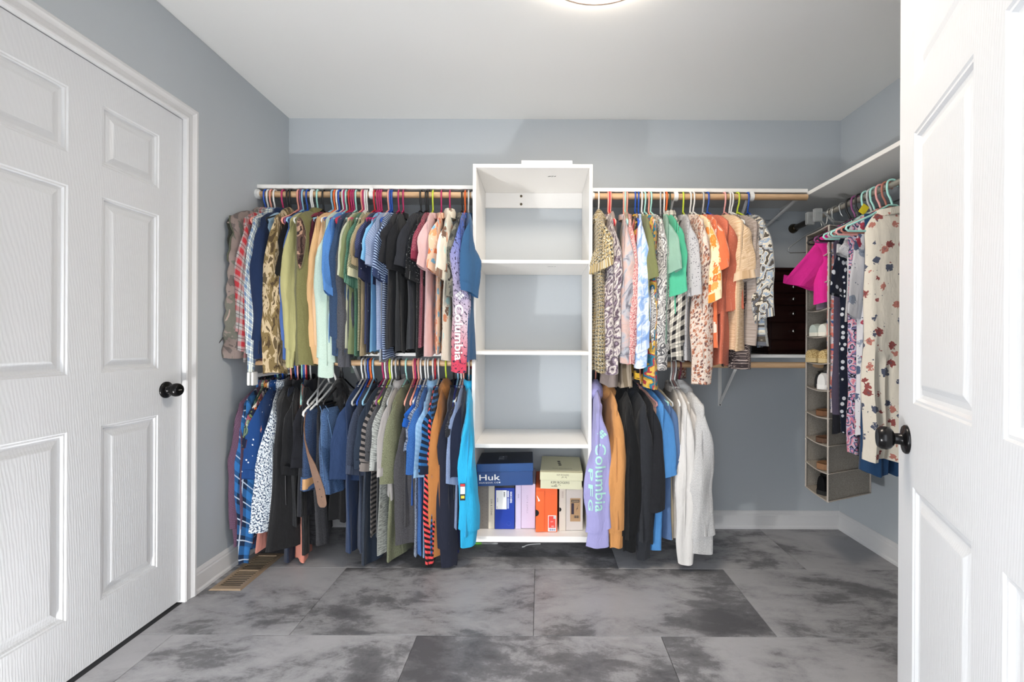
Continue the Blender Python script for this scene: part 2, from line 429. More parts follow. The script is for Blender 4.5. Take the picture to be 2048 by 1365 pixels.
# six panel moulded doors
def door(name, label, W, H, stile, mull, rowz, th=0.035):
    d = empty(name); tag(d, label, 'door', kind='structure')
    pw = (W - 2*stile - mull)/2
    xs = [0, stile, stile+pw, stile+pw+mull, W-stile, W]
    zs = [0] + [z for r in rowz for z in r] + [H]
    leaf = MB()
    for side in (-1, 1):
        y = side*th/2
        for i in range(5):
            for j in range(len(zs)-1):
                if i in (1, 3) and j % 2 == 1: continue
                q = [(xs[i], y, zs[j]), (xs[i+1], y, zs[j]), (xs[i+1], y, zs[j+1]), (xs[i], y, zs[j+1])]
                leaf.add(q, [(0, 1, 2, 3) if side < 0 else (3, 2, 1, 0)])
    leaf.add([(0,-th/2,0),(0,th/2,0),(0,th/2,H),(0,-th/2,H),(W,-th/2,0),(W,th/2,0),(W,th/2,H),(W,-th/2,H)], [(1,0,3,2),(4,5,6,7),(0,1,5,4),(3,7,6,2)])
    leaf.build('leaf', M_DOOR, d)
    for side in (-1, 1):
        for i in (1, 3):
            for (z0, z1) in rowz:
                lv = [(0.0, 0.0), (0.004, 0.003), (0.009, 0.003), (0.014, 0.0085), (0.022, 0.010), (0.034, 0.0075), (0.044, 0.0035), (0.047, 0.0030)]
                mb = MB(); vs_ = []
                for (ins, dep) in lv:
                    y = side*(th/2 - dep)
                    vs_ += [(xs[i]+ins, y, z0+ins), (xs[i+1]-ins, y, z0+ins), (xs[i+1]-ins, y, z1-ins), (xs[i]+ins, y, z1-ins)]
                fs = []
                for k in range(len(lv)-1):
                    for e in range(4):
                        f = (k*4+e, k*4+(e+1) % 4, (k+1)*4+(e+1) % 4, (k+1)*4+e)
                        fs.append(f if side < 0 else f[::-1])
                m = (len(lv)-1)*4; f = (m, m+1, m+2, m+3); fs.append(f if side < 0 else f[::-1])
                mb.add(vs_, fs); mb.build('panel', M_DOOR, d)
    return d
def knob(parent, x, z, th=0.035, privacy=True):
    for side in (-1, 1):
        M = Matrix.Translation((x, side*th/2, z)) @ Matrix.Rotation(R(90 if side < 0 else -90), 4, 'X')
        k = MB().lathe([(0.0335, 0.0), (0.0335, 0.004), (0.031, 0.007), (0.018, 0.008), (0.0135, 0.012), (0.0125, 0.026)], 32, M).build('rosette', M_BRONZE, parent, True)
        MB().lathe([(0.0125, 0.024), (0.019, 0.027), (0.0255, 0.033), (0.0275, 0.041), (0.0265, 0.050), (0.0225, 0.056), (0.021, 0.0575), (0.012, 0.0565)], 32, M).build('knob', M_BRONZE, k, True)
        if privacy: MB().box(-0.006, 0.006, -0.0015, 0.0015, 0.057, 0.060).build('lock_slot', M_STEEL, k).matrix_local = M
d1 = door('door_1', 'closed white six panel door with black round knob', 0.812, 2.03, 0.115, 0.113, [(0.196, 0.801), (0.984, 1.594), (1.699, 1.911)])
d1.location = (XL-0.026, DOOR1[0]+0.003, 0.012); d1.rotation_euler = (0, 0, R(90))
knob(d1, 0.812-0.077, 0.896)
d2 = door('door_2', 'open white six panel door with black round knob standing into the room', 0.964, 2.03, 0.115, 0.106, [(0.168, 0.776), (0.964, 1.574), (1.679, 1.891)])
ang = math.atan2(0.901, 0.433)
nx, ny = -math.sin(ang), math.cos(ang)
d2.rotation_euler = (0, 0, ang)
d2.location = (0.891 - 0.964*0.433 - nx*0.0175, 1.129 - 0.964*0.901 - ny*0.0175, 0.012)
knob(d2, 0.964-0.07, 0.874, privacy=False)
MB().box(0.9635, 0.9655, -0.0125, 0.0125, 0.846, 0.902).build('latch_plate', M_BRONZE, d2)

# ceiling light: flush disc with bronze-ish ring
cl = empty('ceiling_light', (0.2, 1.50, ZC)); tag(cl, 'round flush ceiling light with brushed metal ring', 'ceiling light')
MB().lathe([(0.20, 0.0), (0.225, -0.004), (0.232, -0.018), (0.21, -0.026), (0.19, -0.02)], 48).build('pan', solid('#e8e6e2', 0.4), cl, True)
ring = []
for i in range(49):
    t = 2*PI*i/48; ring.append((0.241*math.cos(t), 0.241*math.sin(t), -0.036))
MB().tube(ring[:-1], 0.0055, 8, closed=True).build('ring', solid('#b3a49a', 0.3, 0.8), cl, True)
def glow(c, s):
    N = NT('lamp_diffuser'); e = N.n('ShaderNodeEmission'); e.inputs[0].default_value = lin(c) + (1,); e.inputs[1].default_value = s
    N.l(e.outputs[0], N.t.nodes['Material Output'].inputs[0]); return N.m
LAMP_STRENGTH = 30.0
MB().lathe([(0.236, -0.024), (0.238, -0.038), (0.20, -0.047), (0.12, -0.054), (0.04, -0.057)], 48).build('diffuser', glow('#fff1df', LAMP_STRENGTH), cl, True)

# ------------------------------------------------------------------ shelves and rods
YS = 2.417                       # front edge of the back wall shelves
YR = 2.42                        # rod axis
ZU, ZL = 1.887, 0.993            # rod heights
TX0, TX1, TY0 = -0.345, 0.264, 2.31    # shelf tower
def shelf(name, label, x0, x1, z0, z1, y0=YS):
    s = empty(name, ((x0+x1)/2, YB, z0)); tag(s, label, 'shelf')
    ox = (x0+x1)/2
    b = MB().bbox(x0-ox, x1-ox, y0-YB, 0, 0, z1-z0, 0.0015).build('board', M_SHELF, s)
    MB().box(x0-ox, x1-ox, -0.018, 0, -0.07, 0).build('cleat', M_WALL, s)
    return s
shelf('wall_shelf', 'long white shelf above the hanging shirts and camouflage clothes', XL, TX0-0.001, 1.919, 1.939)
shelf('wall_shelf', 'white shelf above the patterned blouses', TX1+0.001, 1.42, 1.909, 1.929)
shelf('wall_shelf', 'low white shelf behind the lower row of dark shirts', XL, TX0-0.001, 1.03, 1.047)
shelf('wall_shelf', 'low white shelf carrying the dark jewelry chest', TX1+0.001, XR-0.001, 1.03, 1.047)
s = empty('side_shelf', (XR, 1.5, 1.895)); tag(s, 'deep white shelf on the side wall over the metal rod', 'shelf')
MB().bbox(1.42-XR, 0, YF+0.003-1.5, YB-1.5-0.001, 0, 0.02, 0.0015).build('board', M_SHELF, s)
MB().box(-0.018, 0, YF+0.003-1.5, YB-1.5-0.02, -0.07, 0).build('cleat', M_WALL, s)

def rod(label, x0, x1, z):
    r = empty('closet_rod', ((x0+x1)/2, YR, z)); tag(r, label, 'closet rod')
    h = (x1-x0)/2
    MB().tube([(-h, 0, 0), (h, 0, 0)], 0.0163, 16).build('dowel', M_ROD, r, True)
    return r, h
r, h = rod('pine closet rod holding the upper row of shirts and camouflage clothes', XL, TX0-0.001, ZU)
MB().lathe([(0.026, 0), (0.026, 0.012), (0.019, 0.012), (0.019, 0.02), (0.0, 0.02)], 20, Matrix.Translation((-h, 0, 0)) @ Matrix.Rotation(R(90), 4, 'Y')).build('end_cup', M_WHITEPL, r, True)
MB().lathe([(0.026, 0), (0.026, 0.012), (0.019, 0.012), (0.019, 0.02), (0.0, 0.02)], 20, Matrix.Translation((h, 0, 0)) @ Matrix.Rotation(R(-90), 4, 'Y')).build('end_cup', M_WHITEPL, r, True)
rod('pine closet rod holding the lower row of dark shirts and trousers', XL, TX0-0.001, ZL)
r, h = rod('pine closet rod holding the patterned blouses', TX1+0.001, 1.415, ZU-0.003)
MB().lathe([(0.026, 0), (0.026, 0.012), (0.019, 0.012), (0.019, 0.02), (0.0, 0.02)], 20, Matrix.Translation((-h, 0, 0)) @ Matrix.Rotation(R(90), 4, 'Y')).build('end_cup', M_WHITEPL, r, True)
rod('pine closet rod holding the hoodies, bare towards the shoe organizer', TX1+0.001, 1.50, ZL-0.002)

def bracket(label, x, z, rz, low=0.30):
    """shelf and rod bracket: wall leg, arm under the shelf, diagonal strut, rod hook"""
    b = empty('shelf_bracket', (x, YB, z)); tag(b, label, 'shelf bracket', 'white shelf and rod brackets')
    MB().bbox(-0.011, 0.011, -0.006, -0.0185 if z < 0 else -0.001, -low, 0, 0.0015).build('wall_leg', M_WHITEPL, b)
    MB().bbox(-0.011, 0.011, YS-YB+0.02, -0.002, -0.006, 0, 0.0015).build('arm', M_WHITEPL, b)
    MB().tube([(0, -0.008, -low+0.015), (0, YR-YB+0.045, -0.030)], 0.0085, 6).build('strut', M_WHITEPL, b)
    MB().lathe([(0.0045, 0), (0.0045, 0.002), (0.002, 0.003)], 10, Matrix.Translation((0, -0.0095, -low+0.008)) @ Matrix.Rotation(R(90), 4, 'X')).build('screw', M_BRONZE, b)
    zr = rz - z; pts = []
    for i in range(13):
        t = R(95 + 265*i/12)
        pts.append((YR-YB + 0.0195*math.cos(t), zr + 0.0195*math.sin(t)))
    mb = MB()
    n = len(pts); vs_ = []
    for xx in (-0.011, 0.011):
        for rr in (1.0, 1.22):
            for (y, zz) in pts: vs_.append((xx, YR-YB + (y-(YR-YB))*rr, zr + (zz-zr)*rr))
    fs = []
    for k in range(n-1):
        fs += [(k, k+1, n+k+1, n+k), (2*n+k, 3*n+k, 3*n+k+1, 2*n+k+1), (k, 2*n+k, 2*n+k+1, k+1), (n+k, n+k+1, 3*n+k+1, 3*n+k)]
    mb.add(vs_, fs); mb.build('rod_hook', M_WHITEPL, b, True)
    MB().box(-0.009, 0.009, YR-YB-0.018, YR-YB-0.012, zr+0.012, 0.0).build('hook_stem', M_WHITEPL, b)
    return b
bracket('white bracket holding the rod of upper shirts at its middle', -0.895, 1.919, ZU)
bracket('white bracket holding the blouse rod beside the plaid shirt', 0.716, 1.909, ZU-0.003)
bracket('white bracket holding the blouse rod beside the lime green hanger', 1.117, 1.909, ZU-0.003)
bracket('white bracket with diagonal strut under the jewelry chest shelf', 1.075, 1.03, ZL-0.002)
bracket('white bracket holding the lower rod between jeans and navy shirts', -1.02, 1.03, ZL)
b = empty('shelf_support', (1.40, YB, 1.909)); tag(b, 'slanted white support arm under the shelf corner', 'shelf bracket')
MB().tube([(-0.06, -0.005, -0.11), (0.0, -0.27, -0.004)], 0.009, 6).build('strut', M_WHITEPL, b)
MB().bbox(-0.075, -0.045, -0.012, -0.001, -0.15, -0.09, 0.002).build('wall_plate', M_WHITEPL, b)

# metal rod along the side wall
XM, ZM = 1.51, 1.792
m = empty('metal_rod', (XM, YB, ZM)); tag(m, 'metal tension rod along the side wall carrying dresses and shoe organizer', 'closet rod')
MB().tube([(0, -0.05, 0), (0, YF-YB+0.01, -0.004)], 0.0125, 16).build('tube', M_STEEL, m, True)
MB().tube([(0, -0.16, 0), (0, -0.03, 0)], 0.0165, 16).build('sleeve', solid('#4a443c', 0.3, 0.9), m, True)
MB().lathe([(0.028, 0), (0.028, 0.006), (0.024, 0.016), (0.020, 0.032), (0.0165, 0.036)], 24, Matrix.Translation((0, -0.001, 0)) @ Matrix.Rotation(R(90), 4, 'X')).build('end_cap', solid('#4d4436', 0.3, 0.9), m, True)

# ------------------------------------------------------------------ shelf tower
T = empty('shelf_tower', ((TX0+TX1)/2, TY0, 0.09)); tag(T, 'tall white open shelf tower between the clothes rods', 'shelf unit')
hw = (TX1-TX0)/2; dp = YB-TY0-0.002
def TB(name, x0, x1, y0, y1, z0, z1): return MB().bbox(x0, x1, y0, y1, z0-0.09, z1-0.09, 0.0012).build(name, M_MELA, T)
TB('side_panel', -hw, -hw+0.017, 0, dp, 0.09, 2.012); TB('side_panel', hw-0.017, hw, 0, dp, 0.09, 2.012)
TB('top_panel', -hw+0.017, hw-0.017, 0, dp, 1.993, 2.012)
for (z0, z1) in ((1.508, 1.526), (1.042, 1.060), (0.567, 0.587)): TB('shelf', -hw+0.017, hw-0.017, 0.006, dp, z0, z1)
TB('bottom_panel', -hw+0.017, hw-0.017, 0.0, dp, 0.09, 0.119)
TB('back_rail', -hw+0.017, hw-0.017, dp-0.018, dp, 1.905, 1.993)
for z in (1.973, 1.925):
    MB().lathe([(0.0075, 0), (0.0075, 0.0015), (0.0035, 0.002), (0.0032, 0.0005)], 14, Matrix.Translation((-0.075, dp-0.018, z-0.09)) @ Matrix.Rotation(R(90), 4, 'X')).build('screw', solid('#5b5140', 0.4, 0.7), T)
M_INK = solid('#55565c', 0.7)
lettering('#24', 0.045, 0.018, lambda a, b: (0.10+a, 0.12-b, 1.993-0.09-0.0006), M_INK, T, 'pencil_mark', shear=0.3)
lettering('#23', 0.045, 0.014, lambda a, b: (0.10+a, 0.10-b, 1.508-0.09-0.0006), M_INK, T, 'pencil_mark', shear=0.3)

# ------------------------------------------------------------------ floor register
v = empty('floor_vent', (-1.392, 2.19, 0.0)); tag(v, 'tan metal floor register beside the baseboard', 'floor vent')
M_TAN = solid('#a8937b', 0.4, 0.3, var=0.1)
hx, hy, ix, iy = 0.072, 0.175, 0.047, 0.145
fr = MB()
o_ = [(-hx,-hy),(hx,-hy),(hx,hy),(-hx,hy)]; i_ = [(-ix,-iy),(ix,-iy),(ix,iy),(-ix,iy)]; t_ = [(-hx+.006,-hy+.006),(hx-.006,-hy+.006),(hx-.006,hy-.006),(-hx+.006,hy-.006)]
vs_ = [(x, y, 0.0005) for x, y in o_] + [(x, y, 0.005) for x, y in t_] + [(x, y, 0.005) for x, y in i_] + [(x, y, 0.0012) for x, y in i_]
fs = [(k*4+e, k*4+(e+1) % 4, (k+1)*4+(e+1) % 4, (k+1)*4+e) for k in range(3) for e in range(4)]
fr.add(vs_, fs); fr.build('frame', M_TAN, v)
MB().box(-ix, ix, -iy, iy, 0.0004, 0.0010).build('duct_shade_plate', M_BLACKGAP, v)  # flat plate, its black stands in for the shade down the duct
MB().box(-ix, ix, -0.006, 0.006, 0.001, 0.005).build('divider', M_TAN, v)
sl = None
for k in range(18):
    y = -iy + 0.0075 + (k if k < 9 else k+0.9)*0.0152
    if sl is None:
        sl = MB().prism([(-0.0034, 0.0012), (0.0034, 0.0012), (0.0030, 0.0022), (-0.0030, 0.0022)], 'x', -ix, ix).build('slat', M_TAN, v); sl.location = (0, y, 0)
    else:
        share(sl, 'slat', v, loc=(0, y, 0))

# ------------------------------------------------------------------ hangers and garments
def hanger_mesh(aw=0.195, r=0.0047):
    mb = MB()
    hk = []
    for i in range(11):
        t = R(-20 + 200*i/10)
        hk.append((0, 0.0225*math.cos(t), 0.0225*math.sin(t)))
    hk += [(0, -0.0225, -0.02), (0, -0.019, -0.04), (0, -0.008, -0.06), (0, 0, -0.085)]
    mb.tube(hk, r*0.95, 7)
    arm = [(0, -aw+0.03, -0.200), (0, -aw+0.006, -0.199), (0, -aw-0.004, -0.190), (0, -aw, -0.180), (0, -aw*0.5, -0.136), (0, -0.015, -0.088), (0, 0.015, -0.088), (0, aw*0.5, -0.136),
           (0, aw, -0.180), (0, aw+0.004, -0.190), (0, aw-0.006, -0.199), (0, aw-0.03, -0.200)]
    mb.tube(arm, r, 7, closed=True)
    o = mb.build('plastic_hanger', HM['white'], None, True); me = o.data; bpy.data.objects.remove(o)
    return me
HANGER = hanger_mesh()

def hanger(pos, rz, colr, label, group, rx=0.0):
    h = share(HANGER, 'plastic_hanger', None, HM[colr]); h.location = pos; h.rotation_euler = (rx, 0, rz)
    return tag(h, label, 'hanger', group)

def smooth(t): t = max(0.0, min(1.0, t)); return t*t*(3-2*t)
def lerp(a, b, t): return a + (b-a)*t

def body_geo(W, zn, zs, zh, t, seed, nw=0.07, flare=1.0, puff=0.0, wave=1.0, hemtilt=0.0):
    """closed cloth sheet hung over the hanger arms: narrow neck, sloping shoulders, folds growing towards the hem"""
    rnd = random.Random(seed); mb = MB(); n = 36
    lv = []
    for i in range(6):
        f = i/5; lv.append((nw + (W-nw)*f**0.8, zn - (zn-zs)*f**1.35, 0.45 + 0.55*f, 0.0))
    lv.append((W*1.02, zs-0.03, 1.0, 0.02))
    nb = 60 if puff > 0.006 else 15
    for i in range(1, nb+1):
        s = i/nb
        lv.append((W*lerp(0.99, flare, s), (zs-0.03) + (zh-zs+0.03)*s, 1.0 + 0.35*s, s))
    p1, p2, p3 = rnd.uniform(0, 6.3), rnd.uniform(0, 6.3), rnd.uniform(0, 6.3); k1 = rnd.uniform(1.2, 2.2); k2 = rnd.uniform(3.2, 5.0)
    vs_ = []; uvs = []
    for (w_, z, tf, s) in lv:
        for k in range(n):
            an = 2*PI*k/n
            cy = -math.cos(an); sx = math.sin(an)
            y = w_*math.copysign(abs(cy)**0.8, cy)
            x = t*tf*math.copysign(abs(sx)**1.25, sx)
            A = wave*s
            x += A*(0.55*t*math.sin(k1*PI*y/W + p1 + 0.6*s) + 0.42*t*math.sin(k2*PI*y/W + p2))
            nz = noise.noise(Vector((y*9+seed*3.1, x*9, z*4+seed)))
            x += 0.35*t*nz*min(1, s*3+0.2); y += 0.012*s*noise.noise(Vector((seed*1.7, z*5, 4.2 if cy < 0 else 8.1)))
            zz = z
            if s >= 0.999: zz += 0.008*math.sin(2.3*PI*y/W + p3) + hemtilt*(y/W)
            if puff and s > 0:
                y += math.copysign(puff*abs(math.sin(PI*(z-zs)/0.075))*0.9, cy)*abs(cy)
                x += math.copysign(puff*abs(math.sin(PI*(z-zs)/0.075))*0.9, sx)*abs(sx)
            vs_.append((x, y, zz)); uvs.append((y + (0.9 if sx < 0 else 0.0) + x*0.6, z))
    fs = []
    for i in range(len(lv)-1):
        for k in range(n): fs.append((i*n+k, i*n+(k+1) % n, (i+1)*n+(k+1) % n, (i+1)*n+k))
    # hem: turned inwards so the cloth has an edge
    m = (len(lv)-1)*n; q = len(vs_)
    for k in range(n):
        x, y, z = vs_[m+k]; vs_.append((x, y, z)); uvs.append(uvs[m+k])
    for k in range(n):
        x, y, z = vs_[m+k]; vs_.append((x*0.9, y*0.99, z+0.03)); uvs.append(uvs[m+k])
    for k in range(n): fs.append((q+k, q+(k+1) % n, q+n+(k+1) % n, q+n+k))
    mb.add(vs_, fs, uvs); return mb

def sleeve_geo(side, W, zs, zb, kind, sw, tw, seed, sx=0.0, b=0.017, fwd=0.0, cuff=False, part=(0.0, 1.0)):
    """flattened cloth tube from the shoulder seam; side -1 towards the room, +1 towards the wall"""
    rnd = random.Random(seed); mb = MB(); n = 20; m = 15 if kind == 'l' else 11
    L = zs - zb
    O0, I0 = (W-0.018, zs+0.012), (W-0.10, zs-0.115)
    if kind == 's':
        O1, I1 = (W+0.060+fwd, zb+0.020), (W+0.060+fwd-2*sw, zb-0.015)
        Oc = (W+0.042, zs-0.055); Ic = (W-0.10, zs-0.16)
    else:
        O1, I1 = (W+0.022+fwd, zb), (W+0.022+fwd-2*sw, zb-0.004)
        Oc = (W+0.045, zs-0.09); Ic = (W-0.075, zs-0.26)
    vs_ = []; uvs = []; p1 = rnd.uniform(0, 6.3); p2 = rnd.uniform(0, 6.3); kf = rnd.uniform(3.0, 5.5)
    def bez(a, c, d, t): return tuple((1-t)**2*a[i] + 2*t*(1-t)*c[i] + t*t*d[i] for i in (0, 1))
    ztop = None
    if cuff and part[0] > 0: m = 3
    for i in range(m+1):
        s = lerp(part[0], part[1], i/m)
        if kind == 's':
            O, I = bez(O0, Oc, O1, s), bez(I0, Ic, I1, s)
        else:
            if s < 0.4:
                t = s/0.4*0.5
            else: t = 0.5 + (s-0.4)/0.6*0.5
            O, I = bez(O0, Oc, O1, t), bez(I0, Ic, I1, t)
        cy, cz = (O[0]+I[0])/2, (O[1]+I[1])/2
        a = math.hypot(O[0]-I[0], O[1]-I[1])/2; dy, dz = (O[0]-cy)/a, (O[1]-cz)/a
        # bulge and wrinkles
        bb = b*(0.7 + 0.5*math.sin(PI*min(1, s*1.1)))
        if kind == 'l':
            a *= 1.0 + 0.07*math.sin(9*s + p1)
            if cuff and part[0] > 0: a *= 0.80; bb *= 0.8
            a *= 1.0 + 0.14*noise.noise(Vector((s*7, seed, 1.0)))
        tws = tw*smooth((s-0.04)/0.5)
        ct, st = math.cos(tws), math.sin(tws)
        ox = sx*smooth(s) + 0.011*noise.noise(Vector((s*4, seed*2.0, 3.0)))
        for k in range(n):
            an = 2*PI*k/n
            pa, pb = a*math.cos(an), bb*math.copysign(abs(math.sin(an))**1.3, math.sin(an))
            wr = 0.45*bb*noise.noise(Vector((pa*26, s*5, seed+0.5))) + 0.30*bb*smooth(s*2)*math.sin(pa/a*kf + p1 + 2.2*s)
            ly, lz = pa*dy, pa*dz
            lx = pb + wr
            # twist about the vertical through the tube centre
            x = lx*ct + ly*st; y = -lx*st + ly*ct
            z = cz + lz
            if i == m: z += 0.004*math.sin(an*2 + p2)
            vs_.append((ox + x, side*(cy + y), z)); uvs.append((pa + (0.3 if math.sin(an) < 0 else 0) + 0.5*side, cz))
    fs = []
    for i in range(m):
        for k in range(n):
            f = (i*n+k, i*n+(k+1) % n, (i+1)*n+(k+1) % n, (i+1)*n+k); fs.append(f if side > 0 else f[::-1])
    q = len(vs_); e = m*n
    cx = sum(vs_[e+k][0] for k in range(n))/n; cyy = sum(vs_[e+k][1] for k in range(n))/n
    for k in range(n):
        vs_.append(vs_[e+k]); uvs.append(uvs[e+k])
    for k in range(n):
        x, y, z = vs_[e+k]; vs_.append((lerp(x, cx, 0.12), lerp(y, cyy, 0.06), z+0.04)); uvs.append(uvs[e+k])
    for k in range(n):
        f = (q+k, q+(k+1) % n, q+n+(k+1) % n, q+n+k); fs.append(f if side > 0 else f[::-1])
    mb.add(vs_, fs, uvs); return mb

def collar_geo(zn, kind, seed):
    mb = MB(); n = 20; rnd = random.Random(seed)
    if kind == 'hood':
        # slumped hood: lumpy pouch over the back of the neck
        vs_ = []; uvs = []; m = 9
        for i in range(m+1):
            s = i/m
            for k in range(n):
                an = 2*PI*k/n
                rr = math.sin(PI*(0.12+0.80*s))
                x = 0.040*rr*math.cos(an); y = -0.015 + 0.105*rr*math.sin(an); z = zn - 0.085 + 0.125*s
                f = 1 + 0.22*noise.noise(Vector((x*30+seed, y*16, z*16)))
                vs_.append((x*f, y*f, z)); uvs.append((y+x, z))
        fs = [(i*n+k, i*n+(k+1) % n, (i+1)*n+(k+1) % n, (i+1)*n+k) for i in range(m) for k in range(n)]
        mb.add(vs_, fs, uvs); return mb
    hgt = {'tee': 0.016, 'shirt': 0.042}[kind]; flare = {'tee': 1.0, 'shirt': 1.22}[kind]
    vs_ = []; uvs = []
    prof = [(1.0, -0.012), (1.0, hgt*0.9), (1.03, hgt), (1.10*flare, hgt*0.6), (1.12*flare, -hgt*0.30)] if kind == 'shirt' else [(1.0, -0.012), (0.98, hgt), (1.05, hgt+0.002), (1.12, -0.012)]
    for (r_, h_) in prof:
        for k in range(n):
            an = 2*PI*k/n
            vs_.append((0.024*r_*math.cos(an), 0.066*r_*math.sin(an), zn + h_ + 0.012*math.sin(an))); uvs.append((0.066*an, h_))
    fs = [(i*n+k, i*n+(k+1) % n, (i+1)*n+(k+1) % n, (i+1)*n+k) for i in range(len(prof)-1) for k in range(n)]
    mb.add(vs_, fs, uvs); return mb

GSEED = [0]
def garment(name, label, cat, spec, pos, yaw, W, sl, zsl, zhem, tw, group, rodz=None, sw=None, t=0.017, collar='tee', cuff=None, puff=0.0,
            flare=1.0, dz=0.0, sx=0.0, fwd=0.0, nw=0.07, spec2=None, drop=0.188, wave=1.0, b=None, hemtilt=0.0, neck=0.118):
    """hook point pos (on the rod axis); z values are world heights"""
    GSEED[0] += 1; seed = GSEED[0]
    g = empty(name, pos, yaw); tag(g, label, cat, group)
    m = fabric(spec); z0 = pos[2]
    zn = -neck + dz; zs = -drop + dz; zh = zhem - z0
    body_geo(W, zn, zs, zh, t, seed, nw, flare, puff, wave, hemtilt).build('body', m, g, True)
    ms = fabric(spec2) if spec2 else m
    if sl in 'sl':
        sw_ = sw or (0.075 if sl == 's' else 0.052)
        zb = zsl - z0
        bb = b or (0.015 if sl == 's' else 0.020)
        cf = (sl == 'l') if cuff is None else cuff
        for a_ in ((-1, W, zs, zb, sl, sw_, R(tw), seed+0.25, sx, bb, fwd), (1, W-0.02, zs, zb, sl, min(sw_, 0.05), R(tw*0.5), seed+0.75, 0, bb*0.8, -0.03)):
            if cf:
                s1 = 1.0 - 0.055/max(0.2, zs-zb)*1.2
                so = sleeve_geo(*a_, part=(0.0, s1)).build('sleeve', ms, g, True)
                sleeve_geo(*a_, cuff=True, part=(s1-0.012, 1.0)).build('cuff', ms, so, True)
            else: sleeve_geo(*a_).build('sleeve', ms, g, True)
    if collar != 'none':
        collar_geo(zn, collar, seed).build('hood' if collar == 'hood' else 'collar', m, g, True)
    return g

